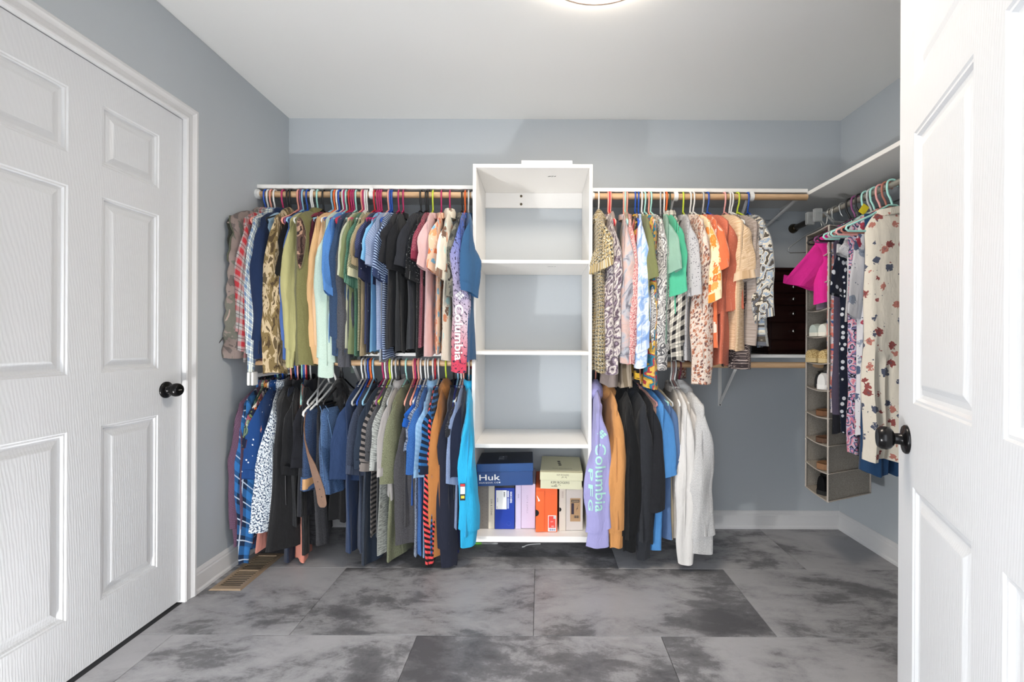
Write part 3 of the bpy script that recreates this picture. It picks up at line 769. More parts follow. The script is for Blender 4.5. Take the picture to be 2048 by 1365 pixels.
# ------------------------------------------------------------------ clothes tables (metres, degrees)
# name, category, label, cloth, hook x, turn, half width, sleeve, sleeve end z, hem z, sleeve twist, hanger colour, cut
UPPER_SHIRTS = [
 ('puffer_vest', 'vest', 'grey brown camouflage puffer vest hanging against the wall', ('camo', ('#6b6260', '#8d7f7a', '#6f6f66', '#a9958d'), 9, 7), -1.458, -5.8, 0.25, 'n', 0, 1.028, 0, 'blue', {'t': 0.034, 'puff': 0.012, 'collar': 'shirt', 'nw': 0.1, 'flare': 1.05}),
 ('flannel_shirt', 'shirt', 'red and grey plaid flannel shirt beside the puffer vest', ('plaid', '#a8a4a2', '#b0343b', '#3a3638', 0.05), -1.445, 4.4, 0.23, 'l', 1.059, 1.008, -50, 'white', {'sw': 0.045, 'collar': 'shirt', 't': 0.022}),
 ('plaid_shirt', 'shirt', 'pale plaid shirt sleeve with cuff beside the red flannel', ('plaid', '#dfe4da', '#6d86a8', '#3f5680', 0.035), -1.41, 4.6, 0.22, 'l', 0.956, 1.066, -60, 'white', {'sw': 0.016, 'collar': 'shirt', 't': 0.008}),
 ('pullover', 'sweatshirt', 'dark navy long sleeve pullover between pale plaid and tree camouflage', ('plain', '#1d2c4b'), -1.367, 5.6, 0.235, 'l', 1.024, 1.037, -50, 'magenta', {'sw': 0.045, 'collar': 'shirt', 't': 0.018}),
 ('long_sleeve_shirt', 'shirt', 'light blue long sleeve top edge beside the navy pullover', ('plain', '#9fc0da'), -1.338, -1.0, 0.2, 'l', 1.037, 1.066, -60, 'black', {'sw': 0.016, 't': 0.008}),
 ('hooded_jacket', 'jacket', 'brown tree bark camouflage hooded jacket', ('camo', ('#4d3f2c', '#7c6a47', '#c2ae8d', '#5d4f38'), 34, 11), -1.328, 12.2, 0.24, 'l', 0.953, 0.983, -65, 'black', {'sw': 0.055, 'collar': 'hood', 't': 0.02, 'cuff': False}),
 ('t_shirt', 'shirt', 'black t-shirt tucked behind the tree bark camouflage jacket', ('plain', '#17181b'), -1.261, 6.3, 0.2, 's', 1.405, 1.09, -20, 'lightblue', {'t': 0.01}),
 ('sweatshirt', 'sweatshirt', 'medium blue sweatshirt with navy cuff beside camouflage jacket', ('plain', '#4a67a3'), -1.237, 3.6, 0.21, 'l', 1.019, 1.066, -60, 'blue', {'sw': 0.026, 't': 0.011}),
 ('long_sleeve_shirt', 'shirt', 'pale khaki green long sleeve shirt beside the olive vest', ('plain', '#b5b07c'), -1.213, 0.6, 0.22, 'l', 0.983, 1.023, -55, 'white', {'sw': 0.022, 't': 0.012}),
 ('insulated_vest', 'vest', 'olive quilted vest with camouflage lining', ('heather', '#6f6d45', '#7c7950'), -1.184, 8.7, 0.27, 'n', 0, 0.994, 0, 'mint', {'t': 0.05, 'puff': 0.003, 'collar': 'shirt', 'nw': 0.09}),
 ('sweatshirt', 'sweatshirt', 'crimson red heather sleeve beside the olive vest', ('heather', '#6f1e36', '#97334c'), -1.152, 6.3, 0.21, 'l', 1.038, 1.067, -60, 'black', {'sw': 0.022, 't': 0.01}),
 ('sweatshirt', 'sweatshirt', 'dark maroon sweatshirt beside the tan one', ('plain', '#5a2836'), -1.102, -2.2, 0.21, 'l', 1.014, 1.055, -60, 'lightblue', {'sw': 0.03, 't': 0.012}),
 ('sweatshirt', 'sweatshirt', 'tan orange sweatshirt with ribbed cuff', ('plain', '#d2ab7d'), -1.091, 3.3, 0.225, 'l', 0.998, 1.055, -72, 'orange', {'sw': 0.038, 't': 0.018, 'sx': -0.012}),
 ('sweatshirt', 'sweatshirt', 'pale peach sweatshirt edge beside the mint one', ('plain', '#d9b48f'), -1.067, 2.3, 0.21, 'l', 0.995, 1.055, -60, 'blue', {'sw': 0.025, 't': 0.01}),
 ('sweatshirt', 'sweatshirt', 'pale mint sweatshirt with long cuff hanging lowest', ('heather', '#b4cabe', '#c3d6ca'), -1.048, 4.0, 0.23, 'l', 0.934, 0.995, -70, 'white', {'sw': 0.042, 't': 0.014, 'sx': -0.008}),
 ('sweater', 'sweater', 'cornflower blue sweater with short visible sleeve', ('heather', '#4d80c4', '#5c90d2'), -1.03, 4.4, 0.22, 's', 1.326, 1.092, -25, 'mint', {'sw': 0.05, 't': 0.012}),
 ('sweatshirt', 'sweatshirt', 'dark slate blue sweatshirt below the cornflower sweater', ('heather', '#2b3d58', '#384c68'), -0.99, 2.8, 0.22, 'l', 1.039, 1.053, -60, 'magenta', {'sw': 0.04, 't': 0.014}),
 ('sweatshirt', 'sweatshirt', 'charcoal heather long sleeve beside slate blue sweatshirt', ('heather', '#3f4046', '#55565c'), -0.979, 7.2, 0.215, 'l', 0.986, 1.031, -55, 'mint', {'sw': 0.042, 't': 0.014}),
 ('t_shirt', 'shirt', 'pale sage t-shirt with frayed sleeve hem', ('plain', '#b9bda6'), -0.947, 2.1, 0.21, 's', 1.405, 1.068, -25, 'salmon', {'sw': 0.055, 't': 0.011}),
 ('t_shirt', 'shirt', 'moss green t-shirt with stitched hem', ('plain', '#7b8560'), -0.939, 3.9, 0.21, 's', 1.393, 1.051, -28, 'magenta', {'t': 0.014}),
 ('t_shirt', 'shirt', 'bottle green speckled t-shirt', ('speckle', '#3f6a58', '#78a08e', 420, 0.58), -0.931, 8.0, 0.215, 's', 1.366, 1.036, -28, 'white', {'t': 0.014}),
 ('t_shirt', 'shirt', 'olive and cream fine striped t-shirt', ('stripe', '#d0cfae', '#5c5d3e', 0.006, 0.5), -0.921, 9.8, 0.215, 's', 1.404, 1.068, -28, 'white', {'t': 0.013}),
 ('t_shirt', 'shirt', 'khaki tan t-shirt with wide sleeve', ('plain', '#9d8d6f'), -0.881, 3.0, 0.215, 's', 1.457, 1.044, -30, 'red', {'t': 0.014}),
 ('t_shirt', 'shirt', 'indigo fine striped t-shirt between khaki and star print', ('stripe', '#2c3350', '#50587f', 0.006, 0.5), -0.865, 4.1, 0.21, 's', 1.492, 1.092, -30, 'magenta', {'t': 0.011}),
 ('t_shirt', 'shirt', 'navy t-shirt with tiny white star print', ('dots', '#1f2440', '#d9dbe6', 48, 0.11, 1.0), -0.854, 5.2, 0.21, 's', 1.391, 1.061, -30, 'magenta', {'t': 0.012}),
 ('t_shirt', 'shirt', 'sky blue t-shirt peeking out beside star print', ('plain', '#7cb4dc'), -0.844, 6.3, 0.21, 's', 1.477, 1.053, -30, 'magenta', {'t': 0.01}),
 ('t_shirt', 'shirt', 'grey blue heather t-shirt with fine stripes', ('stripe', '#98a6c4', '#8090ae', 0.008, 0.5), -0.806, 2.9, 0.22, 's', 1.457, 1.073, -32, 'salmon', {'t': 0.018}),
 ('t_shirt', 'shirt', 'light grey t-shirt with pointed hem below the grey blue one', ('plain', '#c0c2c4'), -0.798, 5.8, 0.2, 'n', 0, 1.01, -30, 'blue', {'t': 0.01}),
 ('t_shirt', 'shirt', 'navy and white narrow striped t-shirt', ('stripe', '#2c3a5e', '#a9bddb', 0.011, 0.45), -0.788, 7.5, 0.22, 's', 1.397, 1.025, -34, 'blue', {'t': 0.015}),
 ('t_shirt', 'shirt', 'charcoal black t-shirt beside narrow striped one', ('plain', '#26272b'), -0.753, 6.7, 0.22, 's', 1.471, 1.076, -34, 'magenta', {'t': 0.018}),
 ('t_shirt', 'shirt', 'jet black t-shirt with wide sleeve', ('plain', '#1c1d20'), -0.729, 9.3, 0.22, 's', 1.436, 1.054, -36, 'magenta', {'t': 0.02}),
 ('t_shirt', 'shirt', 'faded black t-shirt beside the maroon print', ('plain', '#2a2c32'), -0.634, -2.5, 0.22, 's', 1.457, 1.064, -36, 'black', {'t': 0.022}),
 ('t_shirt', 'shirt', 'black starry print t-shirt with silver specks', ('speckle', '#1b1d20', '#aab0b0', 150, 0.66), -0.607, 2.0, 0.21, 's', 1.392, 1.035, -34, 'black', {'t': 0.012}),
 ('t_shirt', 'shirt', 'maroon t-shirt with tiny diamond print', ('dots', '#7a2c40', '#c68b94', 190, 0.28, 0.2), -0.596, 4.6, 0.215, 's', 1.483, 1.084, -36, 'black', {'t': 0.014}),
 ('t_shirt', 'shirt', 'pale pink t-shirt beside the maroon diamond print', ('plain', '#d6b5b6'), -0.572, 7.0, 0.225, 's', 1.45, 1.041, -38, 'lime', {'t': 0.02}),
 ('t_shirt', 'shirt', 'peach and blue tropical print t-shirt beside pale pink', ('floral', '#e6c0a6', ('#7fb2cf', '#d9774c', '#e4a074'), '#ecd3c4', 26, 0.42), -0.527, 7.5, 0.215, 's', 1.437, 1.053, -38, 'magenta', {'t': 0.014}),
 ('fishing_shirt', 'shirt', 'cream shirt with aqua and orange fish print', ('floral', '#e4ddcd', ('#b9ddd8', '#d98f6b', '#7a5f50'), '#c9dcd5', 17, 0.36), -0.482, 7.3, 0.225, 's', 1.4, 1.019, -40, 'magenta', {'t': 0.02, 'collar': 'shirt'}),
 ('camouflage_shirt', 'shirt', 'dark grey woodland camouflage shirt behind fish print', ('camo', ('#3b3d3c', '#575a55', '#7c7a70', '#2c2e2f'), 16, 20), -0.416, 2.3, 0.2, 's', 1.312, 1.026, -30, 'black', {'t': 0.016}),
 ('printed_fishing_shirt', 'shirt', 'blue to red digital camouflage long sleeve with white lettering', ('grad', '#4a66b0', '#c5b3bd', '#c14258', -0.95, -0.25, '#2e2b40'), -0.4, 3.5, 0.225, 'l', 0.961, 1.034, -88, 'orange', {'sw': 0.036, 't': 0.012, 'cuff': False}),
 ('long_t_shirt', 'shirt', 'steel blue t-shirt hanging against the shelf tower', ('plain', '#33587f'), -0.384, 11.2, 0.22, 's', 1.339, 1.012, -60, 'white', {'t': 0.022, 'sw': 0.05}),
]
LOWER_SHIRTS = [
 ('patterned_dress_shirt', 'shirt', 'plum long sleeve shirt with woven dot texture against the wall', ('dots', '#4d3547', '#7c6278', 210, 0.3, 0.1), -1.44, -0.0, 0.24, 'l', 0.117, 0.18, -55, 'black', {'sw': 0.055, 't': 0.02, 'collar': 'shirt'}),
 ('plaid_shirt', 'shirt', 'blue black and white plaid shirt hanging to the baseboard', ('plaid', '#16243c', '#2c66a0', '#b8c4d4', 0.09), -1.454, 7.6, 0.23, 'l', 0.034, 0.079, -60, 'black', {'sw': 0.03, 't': 0.016, 'collar': 'shirt'}),
 ('plaid_shirt', 'shirt', 'green and cream plaid shoulder behind the floral shirt', ('plaid', '#8fa088', '#47604f', '#d9d6c4', 0.05), -1.446, 15.0, 0.2, 's', 0.631, 0.334, -20, 'darkgreen', {'t': 0.012, 'collar': 'shirt'}),
 ('floral_shirt', 'shirt', 'dark shirt with orange and white floral print', ('floral', '#1d2238', ('#d2653c', '#e6d9c9', '#8d4a58', '#c9823f'), '#6f7d4d', 30, 0.5), -1.43, 14.8, 0.215, 's', 0.574, 0.315, -45, 'darkgreen', {'t': 0.012, 'collar': 'shirt'}),
 ('salmon_t_shirt', 'shirt', 'salmon pink t-shirt hem below the speckled shirt', ('plain', '#d48d80'), -1.406, 14.1, 0.22, 'n', 0, 0.08, 0, 'blue', {'t': 0.022, 'dz': -0.1}),
 ('printed_shirt', 'shirt', 'cobalt blue shirt with small white triangle print', ('dots', '#1c3f74', '#dfe6ee', 34, 0.12, 1.0), -1.393, 11.1, 0.225, 's', 0.433, 0.27, -50, 'mint', {'sw': 0.075, 't': 0.014, 'sx': -0.01, 'collar': 'shirt'}),
 ('speckled_shirt', 'shirt', 'white and navy speckled long sleeve shirt', ('speckle3', '#2c3c58', '#b9c3cc', '#e9ecec', 130), -1.366, 19.4, 0.235, 'l', 0.182, 0.25, -66, 'blue', {'sw': 0.072, 'sx': -0.03, 't': 0.016, 'collar': 'shirt', 'cuff': False}),
 ('softshell_vest', 'vest', 'black softshell vest with zip pocket', ('plain', '#1d1d1f'), -1.321, 20.4, 0.25, 'n', 0, 0.106, 0, 'salmon', {'t': 0.06, 'nw': 0.09, 'collar': 'shirt', 'flare': 1.05}),
 ('work_shirt', 'shirt', 'charcoal black shirt with short sleeve beside the vest', ('plain', '#222326'), -1.286, 22.6, 0.225, 's', 0.451, 0.198, -40, 'pink', {'sw': 0.07, 't': 0.02, 'collar': 'shirt'}),
 ('trousers', 'trousers', 'dark navy trousers with low hem above the floor vent', ('plain', '#232c40'), -1.297, 17.2, 0.2, 'n', 0, 0.017, 0, 'blue', {'t': 0.022, 'nw': 0.16}),
 ('lounge_shirt', 'shirt', 'salmon long shirt hem hanging close to the floor', ('plain', '#c9806f'), -1.254, 26.6, 0.2, 'n', 0, 0.013, 0, 'blue', {'t': 0.025, 'nw': 0.08}),
 ('trousers', 'trousers', 'black trousers hanging over the salmon hem', ('plain', '#1a1a1c'), -1.241, 23.8, 0.215, 'n', 0, 0.061, 0, 'red', {'t': 0.02, 'nw': 0.16}),
 ('blazer', 'jacket', 'black jacket with stiff short sleeve beside the white hangers', ('plain', '#202127'), -1.217, 17.9, 0.22, 's', 0.483, 0.245, -40, 'grey', {'sw': 0.075, 't': 0.022, 'collar': 'shirt'}),
 ('trousers', 'trousers', 'charcoal grey denim trousers below the leather patch', ('heather', '#2b2b2e', '#434347'), -1.175, 23.7, 0.17, 'n', 0, 0.082, 0, 'grey', {'t': 0.036, 'nw': 0.12, 'drop': 0.24, 'neck': 0.2}),
 ('hooded_jacket', 'jacket', 'black hooded jacket behind the blue jeans', ('plain', '#141416'), -1.063, 30.0, 0.15, 'n', 0, 0.193, 0, 'black', {'t': 0.03, 'collar': 'hood'}),
 ('t_shirt', 'shirt', 'navy blue t-shirt beside the blue jeans', ('plain', '#27395a'), -0.941, 1.6, 0.225, 's', 0.428, 0.074, -50, 'white', {'t': 0.022, 'sw': 0.085}),
 ('t_shirt', 'shirt', 'slate heather t-shirt with rumpled sleeve beside navy', ('heather', '#2d3648', '#41495c'), -0.895, 4.8, 0.225, 's', 0.457, 0.084, -40, 'orange', {'t': 0.016}),
 ('t_shirt', 'shirt', 'dark blue grey t-shirt with the lowest hem beside black stripes', ('plain', '#26303f'), -0.829, -1.7, 0.225, 's', 0.486, 0.022, -40, 'magenta', {'t': 0.024}),
 ('striped_t_shirt', 'shirt', 'black and grey wide striped t-shirt', ('stripe', '#1f2023', '#77706c', 0.024, 0.5), -0.818, 2.8, 0.215, 's', 0.473, 0.16, -40, 'white', {'t': 0.013}),
 ('t_shirt', 'shirt', 'dark grey heather t-shirt behind black stripes', ('heather', '#3a3b3e', '#55565a'), -0.794, 1.8, 0.21, 's', 0.515, 0.146, -36, 'lime', {'t': 0.012}),
 ('striped_t_shirt', 'shirt', 'light grey slub striped t-shirt', ('slub', '#6b6e6c', '#b4b8b4'), -0.784, 5.5, 0.22, 's', 0.48, 0.075, -36, 'white', {'t': 0.018}),
 ('polo_shirt', 'shirt', 'pale grey polo shirt with folded collar', ('plain', '#a9a5a3'), -0.741, 2.4, 0.225, 's', 0.448, 0.345, -38, 'black', {'t': 0.018, 'collar': 'shirt'}),
 ('t_shirt', 'shirt', 'olive heather t-shirt with curved hem', ('heather', '#5f624c', '#80836a'), -0.707, -1.2, 0.215, 's', 0.411, 0.041, -36, 'mint', {'t': 0.026}),
 ('sweatshirt', 'sweatshirt', 'charcoal heather long sleeve with wide cuff beside bright blue', ('heather', '#38373a', '#4c4b4e'), -0.659, 2.9, 0.225, 'l', 0.121, 0.201, -66, 'magenta', {'sw': 0.06, 't': 0.016, 'cuff': False}),
 ('t_shirt', 'shirt', 'bright royal blue t-shirt beside snowy heather', ('plain', '#1d5cb4'), -0.63, 3.2, 0.21, 's', 0.68, 0.316, -30, 'white', {'t': 0.012}),
 ('heather_shirt', 'shirt', 'navy and white snowy heather shirt', ('slub', '#2b3852', '#9aa5b8'), -0.606, 1.6, 0.215, 's', 0.57, 0.056, -34, 'white', {'t': 0.016}),
 ('t_shirt', 'shirt', 'denim blue t-shirt with flared sleeve', ('heather', '#27508a', '#3a66a3'), -0.592, 2.5, 0.225, 's', 0.46, 0.076, -40, 'white', {'t': 0.018, 'sw': 0.08}),
 ('button_shirt', 'shirt', 'light blue button shirt with collar', ('stripe', '#8eb4d6', '#82a9cd', 0.02, 0.5), -0.566, 3.1, 0.225, 's', 0.444, 0.066, -40, 'white', {'t': 0.016, 'collar': 'shirt'}),
 ('striped_t_shirt', 'shirt', 'blue and navy wide striped t-shirt', ('stripe', '#182338', '#2b6aa8', 0.026, 0.45), -0.537, 4.3, 0.225, 's', 0.461, 0.071, -40, 'white', {'t': 0.02, 'sw': 0.085}),
 ('striped_sweater', 'sweater', 'red and black striped long sleeve below blue stripes', ('stripe', '#1a1418', '#d84a4c', 0.024, 0.5), -0.555, 7.5, 0.215, 'l', 0.028, 0.125, -60, 'red', {'sw': 0.025, 't': 0.012, 'cuff': False}),
 ('sweatshirt', 'sweatshirt', 'camel brown sweatshirt with long bowed sleeve', ('plain', '#a8703f'), -0.497, 1.5, 0.225, 'l', 0.062, 0.153, -75, 'lime', {'sw': 0.052, 't': 0.018, 'collar': 'hood', 'sx': -0.008}),
 ('long_sleeve_shirt', 'shirt', 'dark navy long sleeve beside the camel sweatshirt', ('plain', '#1f2230'), -0.457, 4.4, 0.23, 'l', 0.017, 0.132, -72, 'black', {'sw': 0.046, 't': 0.022}),
 ('athletic_shirt', 'shirt', 'deep royal blue shirt hem behind the dark navy sleeve', ('plain', '#16216c'), -0.435, 3.9, 0.21, 'n', 0, 0.045, 0, 'lightblue', {'t': 0.018}),
 ('textured_shirt', 'shirt', 'dark speckled grey shirt under the lime hanger', ('speckle', '#26272c', '#4a4b52', 240, 0.55), -0.417, 0.1, 0.21, 's', 0.637, 0.341, -30, 'white', {'t': 0.012}),
 ('t_shirt', 'shirt', 'pale slate blue t-shirt beside the cyan shirt', ('heather', '#7285a8', '#8798b8'), -0.404, 1.1, 0.225, 's', 0.413, 0.202, -42, 'salmon', {'t': 0.016}),
 ('t_shirt', 'shirt', 'midnight navy t-shirt between pale slate and cyan', ('plain', '#1d2438'), -0.393, 4.4, 0.22, 's', 0.443, 0.176, -42, 'black', {'t': 0.012}),
 ('button_shirt', 'shirt', 'bright cyan long sleeve shirt hanging against the shelf tower', ('plain', '#2ea9d8'), -0.377, 9.1, 0.235, 'l', 0.112, 0.158, -66, 'grey', {'sw': 0.055, 't': 0.022, 'collar': 'shirt'}),
]
UPPER_BLOUSES = [
 ('tweed_jacket', 'jacket', 'black cream and yellow tweed check jacket beside the shelf tower', ('tweed', '#35342f', '#b9a06a', '#c9c4b4', 0.018), 0.308, -3.4, 0.225, 's', 1.456, 0.965, 50, 'white', {'t': 0.03, 'collar': 'hood', 'sw': 0.07, 'flare': 1.02}),
 ('blouse', 'blouse', 'plum grey paisley blouse with long gathered sleeve', ('paisley', ('#5a4d58', '#a9a09f', '#d7cfc9', '#8d7f8c'), 22), 0.358, -2.0, 0.22, 'l', 0.954, 1.037, 82, 'salmon', {'sw': 0.042, 't': 0.014}),
 ('skirt', 'skirt', 'taupe straight skirt hem below the plum paisley blouse', ('plain', '#998b85'), 0.366, -1.4, 0.18, 'n', 0, 0.891, 0, 'red', {'t': 0.028, 'nw': 0.14}),
 ('blouse', 'blouse', 'blush and grey watercolour blouse', ('tie', ('#6d6a74', '#aeb1ba', '#cfb0a8', '#b9a39f'), 14), 0.441, -8.4, 0.22, 'l', 1.009, 1.062, 82, 'salmon', {'sw': 0.038, 't': 0.012}),
 ('knit_skirt', 'skirt', 'cream and brown ribbed knit hem below the blush blouse', ('rib', '#b5a692', '#83745f', 0.012, 0.4), 0.449, -7.1, 0.17, 'n', 0, 0.883, 0, 'mint', {'t': 0.026, 'nw': 0.14}),
 ('blouse', 'blouse', 'rose pink ditsy blouse beside the blush one', ('speckle3', '#b5686c', '#d9a09c', '#e6cfc8', 140), 0.459, -5.4, 0.21, 'l', 1.002, 1.074, 75, 'salmon', {'sw': 0.024, 't': 0.012}),
 ('dress', 'dress', 'red yellow and black floral dress hem below blue tie dye', ('floral', '#1f1f23', ('#b5243f', '#e2b43c', '#e58a7c', '#f0e4d0'), '#d8a93a', 24, 0.58), 0.502, -6.7, 0.17, 'n', 0, 0.91, 0, 'blue', {'t': 0.026, 'nw': 0.1}),
 ('blouse', 'blouse', 'pale blue and white tie dye blouse', ('tie', ('#7f9fd4', '#93b2e0', '#dfe6f2', '#a9c0e6'), 20), 0.52, -8.4, 0.22, 'l', 0.986, 1.074, 82, 'blue', {'sw': 0.036, 't': 0.014}),
 ('t_shirt', 'shirt', 'olive green t-shirt beside blue tie dye', ('plain', '#73774e'), 0.536, -3.1, 0.22, 's', 1.405, 1.219, 30, 'white', {'t': 0.015}),
 ('blouse', 'blouse', 'dark green blouse with red and cream floral print', ('floral', '#16332c', ('#c8493f', '#e0cfa9', '#d88b5a'), '#3f7a62', 34, 0.46), 0.574, -6.0, 0.19, 'n', 0, 1.172, 0, 'salmon', {'t': 0.014}),
 ('maxi_dress', 'dress', 'teal and mustard paisley dress panel below the olive shirt', ('paisley', ('#2c6a86', '#c99f3c', '#e0bd58', '#b53b45', '#2f7f98'), 12), 0.552, 2.3, 0.21, 'n', 0, 0.887, 0, 'mint', {'t': 0.024, 'flare': 1.1}),
 ('blouse', 'blouse', 'grey and white paisley blouse with long sleeve', ('paisley', ('#5e5d60', '#bdbbb8', '#8c8a8b', '#d6d4d0'), 18), 0.584, 1.4, 0.22, 'l', 0.977, 1.05, 84, 'mint', {'sw': 0.036, 't': 0.012}),
 ('lace_top', 'blouse', 'black lace top tucked behind the sage shirt', ('speckle', '#17171a', '#4a4a50', 260, 0.56), 0.637, -13.5, 0.19, 'n', 0, 1.27, 0, 'grey', {'t': 0.014}),
 ('t_shirt', 'shirt', 'dusty sage shirt with draped sleeve', ('plain', '#86a898'), 0.656, -10.6, 0.23, 's', 1.438, 1.104, 52, 'white', {'t': 0.018, 'sw': 0.08}),
 ('t_shirt', 'shirt', 'bright mint green shirt', ('plain', '#4fae8c'), 0.667, -3.0, 0.22, 's', 1.334, 1.099, 50, 'orange', {'t': 0.018, 'sw': 0.06}),
 ('flannel_shirt', 'shirt', 'black and cream buffalo plaid shirt', ('plaid', '#d8d2c6', '#232226', '#8c8880', 0.045), 0.683, -4.0, 0.22, 'l', 1.023, 1.063, 80, 'darkgreen', {'sw': 0.036, 't': 0.014, 'collar': 'shirt'}),
 ('blouse', 'blouse', 'light grey blouse with small black dots', ('dots', '#b4b3b6', '#3a3a40', 130, 0.24, 1.0), 0.757, -9.8, 0.225, 's', 1.324, 1.015, 45, 'lime', {'t': 0.022, 'sw': 0.07}),
 ('blouse', 'blouse', 'cream blouse with rust ditsy floral print hanging lowest', ('floral', '#ddcdc0', ('#a9674c', '#7a5a56', '#c49078'), '#8d6a60', 72, 0.46), 0.794, -2.7, 0.225, 'l', 0.909, 1.039, 84, 'white', {'sw': 0.05, 't': 0.02, 'cuff': False}),
 ('blouse', 'blouse', 'cream yellow blouse with orange flower print', ('floral', '#ead9b4', ('#e08a3c', '#d9a35a', '#cf6f3c'), '#e6c88c', 22, 0.4), 0.81, 2.4, 0.22, 's', 1.299, 1.1, 48, 'white', {'t': 0.016, 'sw': 0.06}),
 ('blouse', 'blouse', 'bright orange blouse with white brush print', ('floral', '#d9714a', ('#ead6c8', '#e3b09a'), '#d06a46', 13, 0.34), 0.861, -3.0, 0.225, 's', 1.447, 1.076, 48, 'grey', {'t': 0.018, 'sw': 0.06}),
 ('blouse', 'blouse', 'coral rust blouse with flounced sleeves', ('speckle', '#c26a52', '#dba48e', 170, 0.66), 0.885, 4.4, 0.23, 's', 1.255, 0.999, 76, 'blue', {'t': 0.032, 'sw': 0.085}),
 ('knitted_sweater', 'sweater', 'cream and peach knit top with wide sleeves', ('slub', '#caa882', '#e6cbab'), 0.975, -1.3, 0.23, 's', 1.406, 1.067, 76, 'pink', {'t': 0.045, 'sw': 0.07}),
 ('blouse', 'blouse', 'brown and black dotted blouse hem below the knit top', ('speckle', '#3d3536', '#b9a79e', 240, 0.56), 1.002, -2.1, 0.19, 'n', 0, 0.985, 0, 'white', {'t': 0.034, 'nw': 0.08}),
 ('knitted_sweater', 'sweater', 'taupe knit top with thin lines', ('slub', '#8f827a', '#aca098'), 1.012, 8.2, 0.225, 's', 1.421, 1.101, 76, 'white', {'t': 0.028, 'sw': 0.06}),
 ('blouse', 'blouse', 'grey blue and cream paisley blouse hanging last on the rod', ('paisley', ('#5d6068', '#b7b3a8', '#8fa0b4', '#cfc8b8', '#4c463f'), 16), 1.1, -7.0, 0.24, 's', 1.22, 1.091, 45, 'blue', {'t': 0.04, 'sw': 0.045}),
]
LOWER_HOODIES = [
 ('hoodie', 'hoodie', 'lavender hoodie with mint lettering down the sleeve', ('plain', '#a09dce'), 0.296, -2.0, 0.23, 'l', 0.118, 0.207, 87, 'salmon', {'sw': 0.066, 't': 0.022, 'collar': 'hood', 'sx': -0.006, 'fwd': 0.03}),
 ('hoodie', 'hoodie', 'amber orange hoodie beside the lavender one', ('plain', '#c98f58'), 0.354, 4.4, 0.23, 'l', 0.113, 0.208, 82, 'salmon', {'sw': 0.042, 't': 0.022, 'collar': 'hood'}),
 ('hoodie', 'hoodie', 'black hoodie beside the amber orange one', ('plain', '#17181a'), 0.426, 3.3, 0.23, 'l', 0.097, 0.16, 75, 'black', {'sw': 0.04, 't': 0.024, 'collar': 'hood'}),
 ('hoodie', 'hoodie', 'charcoal grey hoodie with the lowest sleeve beside black', ('plain', '#2d2f34'), 0.469, 11.3, 0.225, 'l', 0.054, 0.146, 78, 'black', {'sw': 0.044, 't': 0.02, 'collar': 'hood'}),
 ('sweatshirt', 'sweatshirt', 'soft black sweatshirt with short hanging sleeve before the blue shirt', ('plain', '#232428'), 0.487, 16.6, 0.22, 's', 0.284, 0.132, 60, 'black', {'sw': 0.055, 't': 0.016}),
 ('t_shirt', 'shirt', 'blush pink t-shirt edge beside sky blue shirt', ('plain', '#c9a394'), 0.5, 22.9, 0.19, 'n', 0, 0.131, 0, 'pink', {'t': 0.01}),
 ('t_shirt', 'shirt', 'sky blue t-shirt with frayed hem', ('plain', '#4d86c0'), 0.532, 18.7, 0.22, 's', 0.447, 0.093, 56, 'white', {'t': 0.026, 'sw': 0.07}),
 ('t_shirt', 'shirt', 'dusty denim blue t-shirt beside sky blue', ('plain', '#58739c'), 0.562, 21.1, 0.21, 's', 0.473, 0.147, 56, 'mint', {'t': 0.014}),
 ('cardigan', 'cardigan', 'cream tan cardigan edge beside the grey print t-shirt', ('plain', '#c7b79a'), 0.586, 20.0, 0.19, 'n', 0, 0.143, 0, 'grey', {'t': 0.012}),
 ('t_shirt', 'shirt', 'stone grey t-shirt with small black print', ('plain', '#b2aca5'), 0.695, -3.0, 0.2, 'n', 0, 0.148, 0, 'white', {'t': 0.02}),
 ('sweatshirt', 'sweatshirt', 'white long sleeve shirt between stone and heather grey', ('plain', '#dcd9d6'), 0.705, 1.3, 0.225, 'l', 0.038, 0.147, 80, 'mauve', {'sw': 0.034, 't': 0.018, 'cuff': False}),
 ('t_shirt', 'shirt', 'off white t-shirt with wide sleeve beside heather hoodie', ('plain', '#cdc6bf'), 0.716, 3.8, 0.21, 's', 0.51, 0.177, 60, 'white', {'t': 0.02, 'sw': 0.075}),
 ('hoodie', 'hoodie', 'light heather grey hoodie at the end of the hoodie row', ('heather', '#b2b1b1', '#d0cfce'), 0.74, 10.0, 0.25, 'l', 0.094, 0.182, 80, 'maroon', {'sw': 0.06, 't': 0.034, 'collar': 'hood', 'fwd': 0.02}),
]
UPPER_SHIRT_SPARE = [(-1.429, 'salmon'), (-1.285, 'salmon'), (-1.272, 'purple'), (-1.205, 'white'), (-1.078, 'white'), (-1.04, 'magenta'), (-1.014, 'red'), (-1.001, 'magenta')]
LOWER_SHIRT_SPARE = [(-0.922, 'grey'), (-0.909, 'blue'), (-0.882, 'lightblue'), (-0.805, 'purple'), (-0.763, 'grey'), (-0.669, 'salmon'), (-0.643, 'salmon'), (-1.265, 'mint'), (-1.244, 'pink')]
UPPER_BLOUSE_SPARE = [(0.371, 'salmon'), (1.044, 'lime')]

